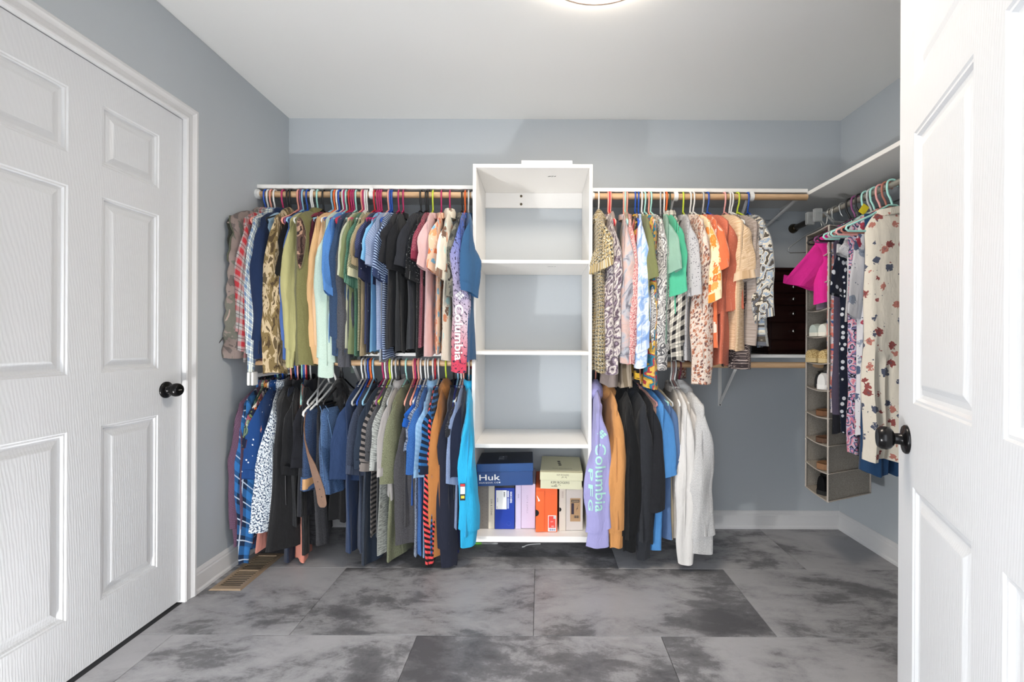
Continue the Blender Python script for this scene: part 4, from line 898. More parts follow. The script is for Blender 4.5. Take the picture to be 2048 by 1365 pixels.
# ------------------------------------------------------------------ clothes on the four pine rods
def short(label):
    for cut in (' beside', ' behind', ' between', ' hanging', ' tucked', ' below', ' against', ' peeking', ' under', ' at the end', ' with the low', ' before', ' above', ' over the', ' hem '):
        i = label.find(cut)
        if i > 0: label = label[:i]
    return label
BYLABEL = {}; USED = set()
def hang_row(table, spare, zr, group, hgroup):
    for (name, cat, label, spec, x, yaw, W, sl, zsl, zh, tw, hc, cut) in table:
        g = garment(name, label, cat, spec, (x, YR, zr), R(yaw), W, sl, zsl, zh, tw, group, **cut)
        BYLABEL[label] = g
        hanger((x, YR, zr), R(yaw), hc, hc.replace('light', 'light ').replace('dark', 'dark ') + ' plastic hanger holding the ' + short(label), hgroup)
    for (x, c) in spare:
        near = sorted(table, key=lambda q: abs(q[4]-x)); r = near[0]
        for r2 in near:
            lab = 'spare ' + c + ' plastic hanger squeezed in beside the ' + short(r2[2])
            if lab not in USED: break
        USED.add(lab); hanger((x, YR, zr), R(r[5]), c, lab, hgroup)
hang_row(UPPER_SHIRTS, UPPER_SHIRT_SPARE, ZU, 'clothes on the upper shirt rod', 'hangers on the upper shirt rod')
hang_row(LOWER_SHIRTS, LOWER_SHIRT_SPARE, ZL, 'clothes on the lower shirt rod', 'hangers on the lower shirt rod')
hang_row(UPPER_BLOUSES, UPPER_BLOUSE_SPARE, ZU-0.003, 'clothes on the blouse rod', 'hangers on the blouse rod')
hang_row(LOWER_HOODIES, [], ZL-0.002, 'clothes on the hoodie rod', 'hangers on the hoodie rod')

from mathutils.bvhtree import BVHTree
def on_front(obj, off=0.0025):
    """projector onto the side of a cloth part that faces the room (local -y)"""
    me = obj.data
    bv = BVHTree.FromPolygons([v.co for v in me.vertices], [tuple(p.vertices) for p in me.polygons])
    def pr(x, z):
        hit = bv.ray_cast(Vector((x, -2, z)), Vector((0, 1, 0)))
        return None if hit[0] is None else hit[0].y - off
    return pr
def fine(p, fs, tw, th):
    """cut lettering into small triangles so that it follows the cloth"""
    bm = bmesh.new(); vv = [bm.verts.new((a, b, 0)) for a, b in p]
    for f in fs:
        try: bm.faces.new([vv[i] for i in f])
        except ValueError: pass
    for k in range(3):
        bmesh.ops.triangulate(bm, faces=bm.faces[:])
        es = [e for e in bm.edges if e.calc_length() > 0.014]
        if es: bmesh.ops.subdivide_edges(bm, edges=es, cuts=1)
    bmesh.ops.triangulate(bm, faces=bm.faces[:]); bm.verts.index_update()
    q = [(v.co.x, v.co.y) for v in bm.verts]; g_ = [tuple(v.index for v in f.verts) for f in bm.faces]; bm.free()
    return q, g_, tw, th
def cloth_text(g, s, length, height, xc, zc, mat, name='lettering', **kw):
    sl_ = [c for c in g.children if c.name.startswith('sleeve')][0]; pr = on_front(sl_)
    p, fs, tw, th = fine(*text_geo(s, 0.1, **kw))
    vs_ = []; bad = set(); last = -0.25
    for i, (a, b) in enumerate(p):
        x, z = xc + b*height/th, zc - a*length/tw
        y = pr(x, z)
        if y is None: bad.add(i); y = last
        last = y; vs_.append((x, y, z))
    mb = MB(); mb.add(vs_, [f for f in fs if not any(i in bad for i in f)]); return mb.build(name, mat, g)
def cloth_poly(g, polys, xc, zc, mat, name):
    sl_ = [c for c in g.children if c.name.startswith('sleeve')][0]; pr = on_front(sl_); mb = MB()
    for poly in polys:
        vs_ = [(xc+a, pr(xc+a, zc+b), zc+b) for a, b in poly]
        if any(v[1] is None for v in vs_): continue
        mb.add(vs_, [tuple(range(len(vs_)))])
    if mb.v: mb.build(name, mat, g)
def diamond(sz):
    """woven diamond mark: six slanted bars"""
    out = []
    for i in range(3):
        for j in range(2):
            u0, u1 = -1 + i*0.68, -1 + i*0.68 + 0.56; v0, v1 = -1 + j*1.02, -1 + j*1.02 + 0.9
            if (i + j) % 2: v0 += 0.1
            out.append([((u-v)*0.5*sz, (u+v)*0.5*sz) for u, v in ((u0, v0), (u1, v0), (u1, v1), (u0, v1))])
    return out
M_MINTPRINT = solid('#a9dccf', 0.7); M_WHITEPRINT = solid('#f0eeee', 0.7)
def sleeve_mid(g, z):
    s_ = [c for c in g.children if c.name.startswith('sleeve')][0]
    xs = [v.co.x for v in s_.data.vertices if abs(v.co.z - z) < 0.02 and v.co.y < 0]
    return (min(xs) + max(xs))/2, (max(xs)-min(xs))/2
g = BYLABEL['lavender hoodie with mint lettering down the sleeve']
xm, hw_ = sleeve_mid(g, -0.53)
cloth_text(g, 'Columbia', 0.325, 0.052, xm+0.012, -0.535, M_MINTPRINT, bold=0.001)
for ch_, zc_ in (('P', -0.525), ('F', -0.598), ('G', -0.670)): cloth_text(g, ch_, 0.056, 0.021, xm-0.035, zc_, M_MINTPRINT, bold=0.002)
cloth_poly(g, diamond(0.024), xm+0.018, -0.325, M_MINTPRINT, 'diamond_mark')
g = BYLABEL['blue to red digital camouflage long sleeve with white lettering']
xm, hw_ = sleeve_mid(g, -0.73)
cloth_text(g, 'Columbia', 0.27, 0.040, xm-0.004, -0.735, M_WHITEPRINT, bold=0.002)
cloth_poly(g, diamond(0.024), xm, -0.555, M_WHITEPRINT, 'diamond_mark')

# arm openings of the two vests: bound edge and lining
def armhole(g, W, zc, hz, hx, lining, edge, xoff=0.0):
    body = [c for c in g.children if c.name.startswith('body')][0]; pr = on_front(body, 0.004)
    n = 24; rim = []
    for k in range(n):
        t = 2*PI*k/n; x, z = xoff + hx*math.cos(t)*(0.8 + 0.2*math.sin(t)), zc + hz*math.sin(t)
        y = pr(x, z)
        if y is None: y = -W
        rim.append(Vector((x, y, z)))
    mb = MB(); vs_ = []; q = 6
    for j in range(q+1):
        for k in range(n):
            t = 2*PI*k/n; f = j/q; x, z = xoff + f*hx*math.cos(t)*(0.8 + 0.2*math.sin(t)), zc + f*hz*math.sin(t)
            vs_.append((x, (pr(x, z) or -W) + 0.001, z))
    mb.add(vs_, [(j*n+k, j*n+(k+1) % n, (j+1)*n+(k+1) % n, (j+1)*n+k) for j in range(q) for k in range(n)])
    lo = mb.build('arm_opening', fabric(lining), g); lo['label'] = 'arm opening showing the lining'
    MB().tube(rim, 0.0035, 6, closed=True).build('edge_binding', fabric(edge), lo, True)
armhole(BYLABEL['olive quilted vest with camouflage lining'], 0.25, -0.315, 0.125, 0.026, ('camo', ('#2e211f', '#5c463f', '#b39079', '#3a2b28'), 20, 14), ('plain', '#6f6b4c'), 0.004)
armhole(BYLABEL['grey brown camouflage puffer vest hanging against the wall'], 0.25, -0.29, 0.11, 0.020, ('plain', '#2c2e28'), ('plain', '#55584a'), -0.006)
# zip pull and cord of the puffer vest; zip of the softshell vest
g = BYLABEL['grey brown camouflage puffer vest hanging against the wall']
MB().tube([(-0.012, -0.262, -0.755), (-0.022, -0.285, -0.79), (-0.026, -0.292, -0.815)], 0.0025, 6).build('draw_cord', solid('#3f3f3d', 0.7), g, True)
g = BYLABEL['black softshell vest with zip pocket']
body = [c for c in g.children if c.name.startswith('body')][0]; pr = on_front(body, 0.003)
zp = [(x, pr(x, z) or -0.24, z) for x, z in ((0.006 + 0.001*i, -0.40 - 0.035*i) for i in range(9))]
MB().tube(zp, 0.0022, 6).build('zip', solid('#3b3b3d', 0.4, 0.5), g, True)

# jeans, belt and the two bare white hangers in the gap of the lower rod
DENIM = ('heather', '#2f466b', '#4f6b92'); DENIM2 = ('heather', '#22304a', '#3a5072')
def pants(name, label, spec, x, yaw, W, zh, t, group='clothes on the lower shirt rod'):
    return garment(name, label, 'jeans', spec, (x, YR, ZL), R(yaw), W, 'n', 0, zh, 0, group, t=t, collar='none', nw=W*0.9, drop=0.235, neck=0.215, wave=0.8)
pj = pants('folded_jeans', 'faded blue jeans folded over a hanger beside the navy t-shirt', DENIM, -1.045, -3, 0.21, 0.365, 0.048)
hanger((-1.045, YR, ZL), R(-3), 'black', 'black plastic hanger holding the faded blue jeans', 'hangers on the lower shirt rod')
for (x, z) in ((-0.012, 0.0), (0.016, 0.0)):
    pr = on_front([c for c in pj.children if c.name.startswith('body')][0], 0.002)
    seam = [(x + 0.0015*i, pr(x + 0.0015*i, -0.2-0.028*i) or -0.21, -0.2-0.028*i) for i in range(14)]
    MB().tube(seam, 0.0016, 5).build('seam', fabric(('plain', '#5f7fa6')), pj, True)
dj = pants('folded_jeans', 'dark jeans with a tan leather waistband patch', DENIM2, -1.14, 2, 0.225, 0.372, 0.040)
hanger((-1.14, YR, ZL), R(2), 'grey', 'grey plastic hanger holding the dark jeans with leather patch', 'hangers on the lower shirt rod')
pr = on_front([c for c in dj.children if c.name.startswith('body')][0], 0.003)
def sheet(g, name, x0, x1, z0, z1, mat, off, n=8, m=3, skew=0.0):
    mb = MB(); vs_ = []
    for j in range(m+1):
        for i in range(n+1):
            x = lerp(x0, x1, i/n); z = lerp(z0, z1, j/m) + skew*(i/n)
            y = min((pr(xx, z) or -0.18) for xx in (x*0.96, x)); vs_.append((x, y-off, z))
    mb.add(vs_, [(j*(n+1)+i, j*(n+1)+i+1, (j+1)*(n+1)+i+1, (j+1)*(n+1)+i) for j in range(m) for i in range(n)])
    return mb.build(name, mat, g, True)
sheet(dj, 'waistband', -0.046, 0.048, -0.610, -0.545, fabric(('heather', '#2a3f60', '#46618a')), 0.002)
sheet(dj, 'leather_patch', -0.010, 0.042, -0.603, -0.552, solid('#b88d5f', 0.6, var=0.3), 0.006)['label'] = 'tan leather patch'

bl = empty('leather_belt', (-1.125, 2.20, 0.752)); tag(bl, 'brown tooled leather belt hanging beside the faded blue jeans', 'belt', None)
M_BELT = solid('#6b4a33', 0.55, var=0.7, scale=120, bump=0.5, bscale=260)
cen = [(0.0, 0.0, 0.012, 0.004), (0.004, -0.025, 0.0, 0.004), (0.012, -0.05, -0.05, 0.004), (0.022, -0.06, -0.11, 0.005), (0.042, -0.07, -0.17, 0.012), (0.065, -0.075, -0.22, 0.028), (0.086, -0.078, -0.28, 0.037), (0.104, -0.078, -0.34, 0.041), (0.113, -0.078, -0.40, 0.042), (0.115, -0.078, -0.413, 0.034), (0.115, -0.078, -0.420, 0.018)]
vs_ = []; fs = []
for (x, y, z, w_) in cen:
    for (sx_, yy) in ((-1, -0.0018), (1, -0.0018), (1, 0.0018), (-1, 0.0018)): vs_.append((x + sx_*w_/2, y + yy, z))
for i in range(len(cen)-1):
    for k in range(4): fs.append((i*4+k, i*4+(k+1) % 4, (i+1)*4+(k+1) % 4, (i+1)*4+k))
fs += [(3, 2, 1, 0), tuple(range((len(cen)-1)*4, len(cen)*4))]
mb = MB(); mb.add(vs_, fs); mb.build('strap', M_BELT, bl)
for k in range(3):
    MB().lathe([(0.0024, 0), (0.0024, 0.0006)], 10, Matrix.Translation((0.093+0.009*k, -0.0797, -0.30-0.035*k)) @ Matrix.Rotation(R(90), 4, 'X')).build('belt_hole', M_BLACKGAP, bl)
for (x, rz, rx, lab) in ((-1.122, -4, 2, 'bare white coat hanger before the faded blue jeans, beside the leather belt'), (-1.085, -12, 4, 'bare white coat hanger turned towards the faded blue jeans')):
    h = hanger((x, YR, ZL-0.004), R(rz), 'white', lab, 'hangers on the lower shirt rod', R(rx)); h.scale = (1.25, 1.2, 1.2)
# clip hanger by the wall
ch = empty('clip_hanger', (-1.385, YR, ZL)); tag(ch, 'white trouser hanger with end clips against the wall', 'hanger')
MB().tube([(0, 0.022*math.cos(R(-20+20*i)), 0.022*math.sin(R(-20+20*i))) for i in range(11)] + [(0, -0.018, -0.03), (0, 0, -0.05)], 0.003, 7).build('hook', M_WIRE, ch, True)
MB().bbox(-0.004, 0.004, -0.22, 0.22, -0.062, -0.045, 0.002).build('bar', M_WHITEPL, ch)
for s_ in (-1, 1):
    c_ = MB().bbox(-0.016, -0.004, s_*0.225-0.022, s_*0.225+0.022, -0.10, -0.035, 0.004).build('clip', M_WHITEPL, ch)
    MB().bbox(0.004, 0.014, s_*0.225-0.022, s_*0.225+0.022, -0.10, -0.035, 0.004).build('clip', M_WHITEPL, ch)
# store tag on the dark shirt beside the cyan shirt
g = BYLABEL['midnight navy t-shirt between pale slate and cyan']
pt = MB().bbox(-0.001, 0.024, -0.288, -0.287, -0.63, -0.55, 0.0004).build('store_tag', solid('#16161a', 0.5), g); pt['label'] = 'black store tag with barcode panel'
MB().box(0.001, 0.022, -0.2888, -0.2882, -0.60, -0.565).build('barcode_panel', solid('#e6e4e0', 0.5), pt)
MB().box(0.001, 0.022, -0.2888, -0.2882, -0.563, -0.553).build('red_band', solid('#c12a2f', 0.5), pt)
MB().box(0.004, 0.020, -0.2888, -0.2882, -0.62, -0.608).build('yellow_mark', solid('#e0c136', 0.5), pt)

# ------------------------------------------------------------------ clothes on the metal rod (they face the camera)
SIDE = [
 ('t_shirt', 'shirt', 'hot pink t-shirt with hanging sleeve beside the shoe organizer', ('plain', '#d32a8c'), 2.215, -6, 0.165, 's', 1.385, 1.30, 12, 'black', dict(sw=0.085, fwd=0.10, t=0.026)),
 ('printed_blouse', 'blouse', 'narrow coral and blue printed top behind the navy dress', ('floral', '#d8cdd0', ('#d9776a', '#3f5a8c', '#e3a293'), '#5f78a6', 40, 0.5), 2.18, 0, 0.135, 'n', 0, 0.785, 0, 'purple', dict(t=0.014)),
 ('slip_dress', 'dress', 'plum grey satin slip dress with black hem', ('tritone', '#4a4354', '#191a20', -1.02), 2.15, 0, 0.125, 'n', 0, 0.685, 0, 'black', dict(t=0.02)),
 ('dress', 'dress', 'navy dress with white flower medallions and pale border', ('dots', '#161c2b', '#c9cdd2', 36, 0.32, 0.5), 2.11, 0, 0.125, 's', 1.32, 0.69, 14, 'mint', dict(sw=0.06, t=0.022, fwd=0.0)),
 ('lace_top', 'blouse', 'white lace top with ruffled cap sleeve', ('speckle', '#cfcfd0', '#aeb0b4', 260, 0.56), 2.075, 0, 0.115, 's', 1.50, 1.20, 16, 'grey', dict(sw=0.055, t=0.02)),
 ('dress', 'dress', 'pink violet and black folk print dress hem', ('paisley', ('#c9788c', '#7f7ba6', '#232128', '#b9bdd6', '#d9a3a8'), 26), 2.055, 0, 0.12, 'n', 0, 0.61, 0, 'mint', dict(t=0.02)),
 ('dress', 'dress', 'white dress with navy leaves and red buds', ('floral', '#d5d4d8', ('#a83f52', '#4f5d78', '#8d96a6'), '#3d4a60', 16, 0.30), 2.02, 0, 0.105, 's', 1.22, 0.70, 18, 'pink', dict(sw=0.05, t=0.022)),
 ('dress', 'dress', 'cream dress with brown red floral sprays', ('floral', '#ddd6c8', ('#8d4a48', '#b5766a', '#52586a'), '#4a5560', 19, 0.30), 1.955, 0, 0.115, 'n', 0, 0.615, 0, 'mint', dict(t=0.034, nw=0.06, flare=1.15)),
 ('denim_skirt', 'skirt', 'dark blue denim skirt hem below the cream dress', ('plain', '#274467'), 1.985, 0, 0.095, 'n', 0, 0.545, 0, 'maroon', dict(t=0.028, nw=0.1)),
]
for (name, cat, label, spec, y, yaw, W, sl_, zsl, zh, tw, hc, cut) in SIDE:
    garment(name, label, cat, spec, (XM, y, ZM), R(-90+yaw), W, sl_, zsl, zh, tw, 'clothes on the metal rod', **cut)
    hanger((XM, y, ZM), R(-90+yaw), hc, hc + ' plastic hanger holding the ' + short(label), 'hangers on the metal rod')
hanger((XM, 1.985, ZM), R(-90), 'salmon', 'spare salmon plastic hanger beside the cream dress', 'hangers on the metal rod')
t_ = MB().bbox(-0.016, 0.016, -0.001, 0.001, -0.022, 0.022, 0.0005).build('size_tag', solid('#e6d22e', 0.5), None); t_.location = (1.49, 2.098, 1.727); t_.rotation_euler = (0, R(35), 0)
tag(t_, 'yellow size tag on the hanger by the navy dress', 'tag')

# ------------------------------------------------------------------ hanging shoe organizer
A, B, C, D = Vector((1.372, 2.165, 0)), Vector((1.402, 2.395, 0)), Vector((1.69, 2.47, 0)), Vector((1.672, 2.30, 0))
ZT, ZB0 = 1.668, 0.352; NT_ = 10
org = empty('shoe_organizer', (1.53, 2.33, ZB0)); tag(org, 'grey fabric hanging shoe organizer with ten compartments', 'shoe organizer')
OO = Vector((1.53, 2.33, ZB0))
def linen():
    N = NT('organizer_linen'); tc = N.n('ShaderNodeTexCoord').outputs['Object']
    f, _ = N.noise(N.mapping(tc, (300, 300, 420)), 1.0, 2); g_, _ = N.noise(tc, 9, 3)
    N.bump(N.math('ADD', N.math('MULTIPLY', f, 0.2), g_), 0.4, 0.01)
    return N.out(N.ramp(f, [(0.35, '#857f76'), (0.65, '#b3aca2')], False), 0.9, 0, 0.1)
M_LINEN = linen(); M_PIPE = solid('#b3aaa1', 0.8, var=0.1)
def opanel(name, p, q, z0, z1, bow=0.0):
    """upright fabric wall from p to q, thin with both faces"""
    mb = MB(); n, m_ = 8, 24; d = (q-p); nrm = Vector((-d.y, d.x, 0)).normalized(); vs_ = []
    for side in (0.0, 0.0025):
        for j in range(m_+1):
            for i in range(n+1):
                s_, t2 = i/n, j/m_
                pt_ = p.lerp(q, s_) - OO; off = bow*math.sin(PI*s_)*(0.6+0.4*math.sin(t2*NT_*2*PI)) + side
                vs_.append((pt_.x + nrm.x*off, pt_.y + nrm.y*off, lerp(z0, z1, t2) - ZB0))
    k = (n+1)*(m_+1); fs = []
    for j in range(m_):
        for i in range(n):
            a_ = j*(n+1)+i; fs += [(a_, a_+1, a_+n+2, a_+n+1), (k+a_, k+a_+n+1, k+a_+n+2, k+a_+1)]
    mb.add(vs_, fs); return mb.build(name, M_LINEN, org, True)
opanel('side_panel', A, D, ZB0, ZT, 0.006); opanel('side_panel', B, C, ZB0, ZT, -0.004); opanel('back_panel', D, C, ZB0, ZT, 0.0)
def oshelf(z, droop):
    mb = MB(); n = 8; vs_ = []
    for zz in (0.0, 0.005):
        for j in range(n+1):
            for i in range(n+1):
                s_, t2 = i/n, j/n           # s_ along the opening, t2 into the depth
                pt_ = A.lerp(B, s_).lerp(D.lerp(C, s_), t2) - OO
                vs_.append((pt_.x, pt_.y, z - ZB0 + zz - droop*math.sin(PI*s_)*(1-t2*0.6)))
    k = (n+1)**2; fs = []
    for j in range(n):
        for i in range(n):
            a_ = j*(n+1)+i; fs += [(a_, a_+n+1, a_+n+2, a_+1), (k+a_, k+a_+1, k+a_+n+2, k+a_+n+1)]
    mb.add(vs_, fs); s_ = mb.build('shelf', M_LINEN, org, True)
    fp = [A.lerp(B, i/8) - OO for i in range(9)]
    MB().tube([(p.x-0.001, p.y, z-ZB0+0.002-droop*math.sin(PI*i/8)) for i, p in enumerate(fp)], 0.0034, 6).build('piping', M_PIPE, s_, True)
    fp = [A.lerp(D, i/8) - OO for i in range(9)]
    MB().tube([(p.x, p.y-0.005, z-ZB0+0.002) for i, p in enumerate(fp)], 0.0028, 6).build('piping', M_PIPE, s_, True)
TZ = [ZB0 + (ZT-ZB0)*i/NT_ for i in range(NT_+1)]
for i, z in enumerate(TZ): oshelf(z, 0.008 if 0 < i < NT_ else 0.003)
for p in (A, B, D):
    q = p - OO; MB().tube([(q.x, q.y, TZ[i]-ZB0) for i in range(NT_+1)], 0.0046, 6).build('edge_piping', M_PIPE, org, True)
for (x, y) in ((1.46, 2.37), (1.52, 2.33)):
    hk = [(x-1.53 + 0.0, y-2.33, ZT-ZB0)] + [(XM-1.53-0.0175, y-2.33, ZM-ZB0-0.05)] + [(XM-1.53-0.0175*math.cos(R(18*i)), y-2.33, ZM-ZB0+0.0175*math.sin(R(18*i))) for i in range(11)]
    MB().tube(hk, 0.003, 6).build('hanging_hook', M_WIRE, org, True)
# clear clip hangers and wire hangers at the end of the metal rod
M_CLEAR = solid('#d6dadb', 0.12, 0.0, 0.6); M_CLEAR.node_tree.nodes['Principled BSDF'].inputs['Transmission Weight'].default_value = 0.75
def clip_hanger(y, rz, label, colr):
    c_ = empty('clip_hanger', (XM, y, ZM), rz); tag(c_, label, 'hanger')
    MB().tube([(0, 0.0185*math.cos(R(-20+20*i)), 0.0185*math.sin(R(-20+20*i))) for i in range(11)] + [(0, -0.012, -0.03), (0, 0, -0.05)], 0.0028, 7).build('hook', M_WIRE, c_, True)
    MB().tube([(0, -0.125, -0.035), (0, -0.09, -0.030), (0, -0.05, -0.075), (0, 0, -0.08), (0, 0.05, -0.075), (0, 0.09, -0.030), (0, 0.125, -0.035)], 0.006, 6).build('bar', colr, c_, True)
    for s_ in (-1, 1):
        for xx in (-0.010, 0.003):
            MB().bbox(xx, xx+0.007, s_*0.125-0.020, s_*0.125+0.020, -0.075, -0.010, 0.003).build('clip', colr, c_)
clip_hanger(2.34, R(-90), 'clear plastic clip hanger above the shoe organizer', M_CLEAR)
clip_hanger(2.275, R(-90), 'second clear plastic clip hanger behind the hot pink t-shirt', M_CLEAR)
wh = empty('wire_hanger', (XM, 2.44, ZM), R(-90)); tag(wh, 'bent wire hanger poking out behind the shoe organizer', 'hanger')
MB().tube([(0, 0.016*math.cos(R(-20+20*i)), 0.016*math.sin(R(-20+20*i))) for i in range(11)] + [(0, -0.01, -0.03), (0, 0, -0.06), (0, -0.08, -0.10), (0, -0.175, -0.17), (0, -0.185, -0.19), (0, -0.17, -0.20), (0, 0.0, -0.195), (0, 0.17, -0.20), (0, 0.185, -0.19), (0, 0.175, -0.17), (0, 0.08, -0.10), (0, 0.004, -0.06)], 0.0024, 6).build('wire', M_WIRE, wh, True)

# shoes: sole, upper, straps; heel faces the opening
def shoe(name, label, pos, rz, sole_c, upper_c, kind='sneaker', sole_h=0.018, L=0.23, insole='#b8a68c', upper_mat=None):
    s_ = empty(name, pos, rz); tag(s_, label, 'shoe', 'shoes in the hanging organizer'); s_.scale = (1.1, 1.12, 1.45 if kind == 'sandal' else 1.1)
    out = [(0.0, 0.016), (0.012, 0.027), (0.04, 0.031), (0.09, 0.027), (0.14, 0.036), (0.175, 0.040), (0.205, 0.032), (0.222, 0.018), (0.23, 0.004)]
    k = L/0.23; n = len(out); mb = MB(); vs_ = []
    hh = lambda x: sole_h*(1.0 + (1.3*(1-x/0.23) if kind == 'wedge' else 0))
    for zz in (0, 1):
        for (x, w_) in out: vs_.append((x*k, -w_, hh(x)*zz))
        for (x, w_) in out[::-1]: vs_.append((x*k, w_, hh(x)*zz))
    m_ = 2*n
    fs = [tuple(range(m_))[::-1], tuple(range(m_, 2*m_))] + [(i, (i+1) % m_, m_+(i+1) % m_, m_+i) for i in range(m_)]
    mb.add(vs_, fs); mb.build('sole', solid(sole_c, 0.7, var=0.2), s_)
    um = upper_mat or solid(upper_c, 0.6, var=0.15)
    if kind in ('sneaker', 'flat', 'boot'):
        prof = {'sneaker': [(0.002, 0.052), (0.03, 0.066), (0.08, 0.062), (0.12, 0.056), (0.16, 0.044), (0.20, 0.034), (0.225, 0.016)],
                'flat': [(0.002, 0.040), (0.03, 0.046), (0.08, 0.030), (0.12, 0.026), (0.16, 0.034), (0.20, 0.028), (0.225, 0.012)],
                'boot': [(0.002, 0.072), (0.03, 0.078), (0.08, 0.076), (0.12, 0.062), (0.16, 0.046), (0.20, 0.036), (0.225, 0.018)]}[kind]
        def wid(x):
            for (x0, w0), (x1, w1) in zip(out, out[1:]):
                if x <= x1: return lerp(w0, w1, (x-x0)/(x1-x0))
            return 0.004
        mb = MB(); vs_ = []; q = 12
        for (x, h_) in prof:
            for i in range(q+1):
                t3 = PI*i/q; w_ = max(0.012, wid(x))
                vs_.append((x*k, w_*1.02*math.cos(t3), hh(x)*0.8 + h_*math.sin(t3)**0.7))
        fs = [(i*(q+1)+j, i*(q+1)+j+1, (i+1)*(q+1)+j+1, (i+1)*(q+1)+j) for i in range(len(prof)-1) for j in range(q)]
        fs += [tuple(range(q+1))[::-1]]
        mb.add(vs_, fs); mb.build('upper', um, s_, True)
        zt = {'sneaker': 0.066, 'flat': 0.032, 'boot': 0.078}[kind] + sole_h*0.8
        MB().lathe([(0.026, 0.0), (0.028, 0.004), (0.022, 0.005)], 20, Matrix.Translation((0.05*k, 0, zt-0.008)) @ Matrix.Diagonal((1.6, 0.75, 1, 1))).build('opening', solid('#2b2927', 0.9), s_, True)  # solid disc, its dark colour stands in for shade inside the shoe
    else:
        for (x, h_, ww) in ((0.15, 0.040, 0.030), (0.185, 0.032, 0.018)) if kind == 'sandal' else ((0.16, 0.045, 0.05), (0.03, 0.055, 0.016)):
            mb = MB(); vs_ = []; q = 10
            for i in range(q+1):
                t3 = PI*i/q
                for xx in (x-ww/2, x+ww/2): vs_.append((xx*k, 0.040*math.cos(t3), hh(x) + h_*math.sin(t3)**0.8))
            mb.add(vs_, [(2*i, 2*i+1, 2*i+3, 2*i+2) for i in range(q)]); mb.build('strap', um, s_, True)
        mb = MB(); vs_ = [(x*k*0.97+0.003, -w_*0.92, hh(x)+0.002) for x, w_ in out] + [(x*k*0.97+0.003, w_*0.92, hh(x)+0.002) for x, w_ in out[::-1]]
        mb.add(vs_, [tuple(range(m_))]); mb.build('insole', solid(insole, 0.7, var=0.2), s_)
    return s_
def tier(i, f=0.0, side=0.4, dx=0.004): # position on shelf i (counted from the bottom), side along the opening
    p = A.lerp(B, side); return (p.x+dx, p.y, TZ[i] + 0.0052 - 0.004)
GLIT = fabric(('speckle3', '#8d7349', '#c2a46c', '#e6d6a6', 260))
shoe('wedge_sandal', 'tan straw wedge shoe in the top compartment', tier(9, side=0.42), R(20), '#a98a5f', '#8a6a48', 'wedge', 0.022)
shoe('ballet_flat', 'mauve rubber flat shoe in the organizer', tier(7, side=0.42), R(20), '#7f7480', '#6d5f70', 'boot', 0.010)
shoe('slip_on_shoe', 'white slip on shoe with pale mint lining', tier(6, side=0.32), R(24), '#e6e2d6', '#d6d8cf', 'flat', 0.018)
shoe('slip_on_shoe', 'pale mint slip on shoe leaning on the compartment wall', tier(6, side=0.68, dx=-0.004), R(18), '#e0ddd0', '#b9c4bd', 'flat', 0.018)
shoe('espadrille', 'gold glitter espadrille beside its twin in the organizer', tier(5, side=0.32), R(22), '#c9b384', '#b59a62', 'flat', 0.020, upper_mat=GLIT)
shoe('espadrille', 'gold glitter espadrille with pale blue heel patch', tier(5, side=0.70, dx=-0.02), R(18), '#c9b384', '#b59a62', 'flat', 0.020, upper_mat=GLIT)
shoe('sneaker', 'white sneaker with black heel and laces', tier(4, side=0.36), R(22), '#e8e8e6', '#dcdcda', 'sneaker', 0.022)
shoe('running_shoe', 'black running shoe behind the white sneaker', tier(4, side=0.72, dx=0.03), R(20), '#2b2c2e', '#1b1c1e', 'sneaker', 0.018)
shoe('leather_sandal', 'brown leather sandal with round heel', tier(3, side=0.40), R(22), '#6f4b30', '#8a6240', 'sandal', 0.018, insole='#7a5638')
shoe('strappy_sandal', 'brown strappy sandal with tan bow', tier(2, side=0.40), R(22), '#5a4030', '#a98256', 'sandal', 0.016, insole='#6b4c38')
shoe('slide_sandal', 'tan slide with cream band', tier(1, side=0.36), R(22), '#8d6748', '#d6cbb8', 'sandal', 0.020, insole='#8a6444')
shoe('ankle_boot', 'glossy black ankle boot in the lowest compartment', tier(0, side=0.42, dx=0.012), R(24), '#161616', '#141416', 'boot', 0.020, upper_mat=solid('#121214', 0.15))

# ------------------------------------------------------------------ dark jewelry chest on the low shelf
jc = empty('jewelry_chest', (1.385, 2.50, 1.0475)); tag(jc, 'dark stained wooden jewelry chest with small round knobs', 'jewelry chest')
JW, JD, JH = 0.128, 0.20, 0.475
MB().bbox(-JW, JW, 0.008, JD, 0.012, JH-0.014, 0.002).build('body', M_DARKWOOD, jc)
MB().bbox(-JW-0.008, JW+0.008, -0.006, JD, JH-0.016, JH, 0.004).build('top', M_DARKWOOD, jc)
MB().bbox(-JW-0.005, JW+0.005, -0.004, JD, 0.0, 0.012, 0.003).build('plinth', M_DARKWOOD, jc)
dz_ = [0.018, 0.078, 0.175, 0.268, 0.335, 0.400, 0.456]
for i in range(6):
    z0, z1 = dz_[i]+0.003, dz_[i+1]-0.003
    dr = MB().bbox(-JW+0.012, JW-0.012, 0.0, 0.012, z0, z1, 0.0025).build('drawer', M_DARKWOOD, jc)
    if i: MB().lathe([(0.0035, 0), (0.0035, 0.006), (0.008, 0.010), (0.0095, 0.015), (0.0065, 0.019), (0.001, 0.020)], 16, Matrix.Translation((0, 0.0, (z0+z1)/2)) @ Matrix.Rotation(R(90), 4, 'X')).build('knob', M_CHROME, dr, True)

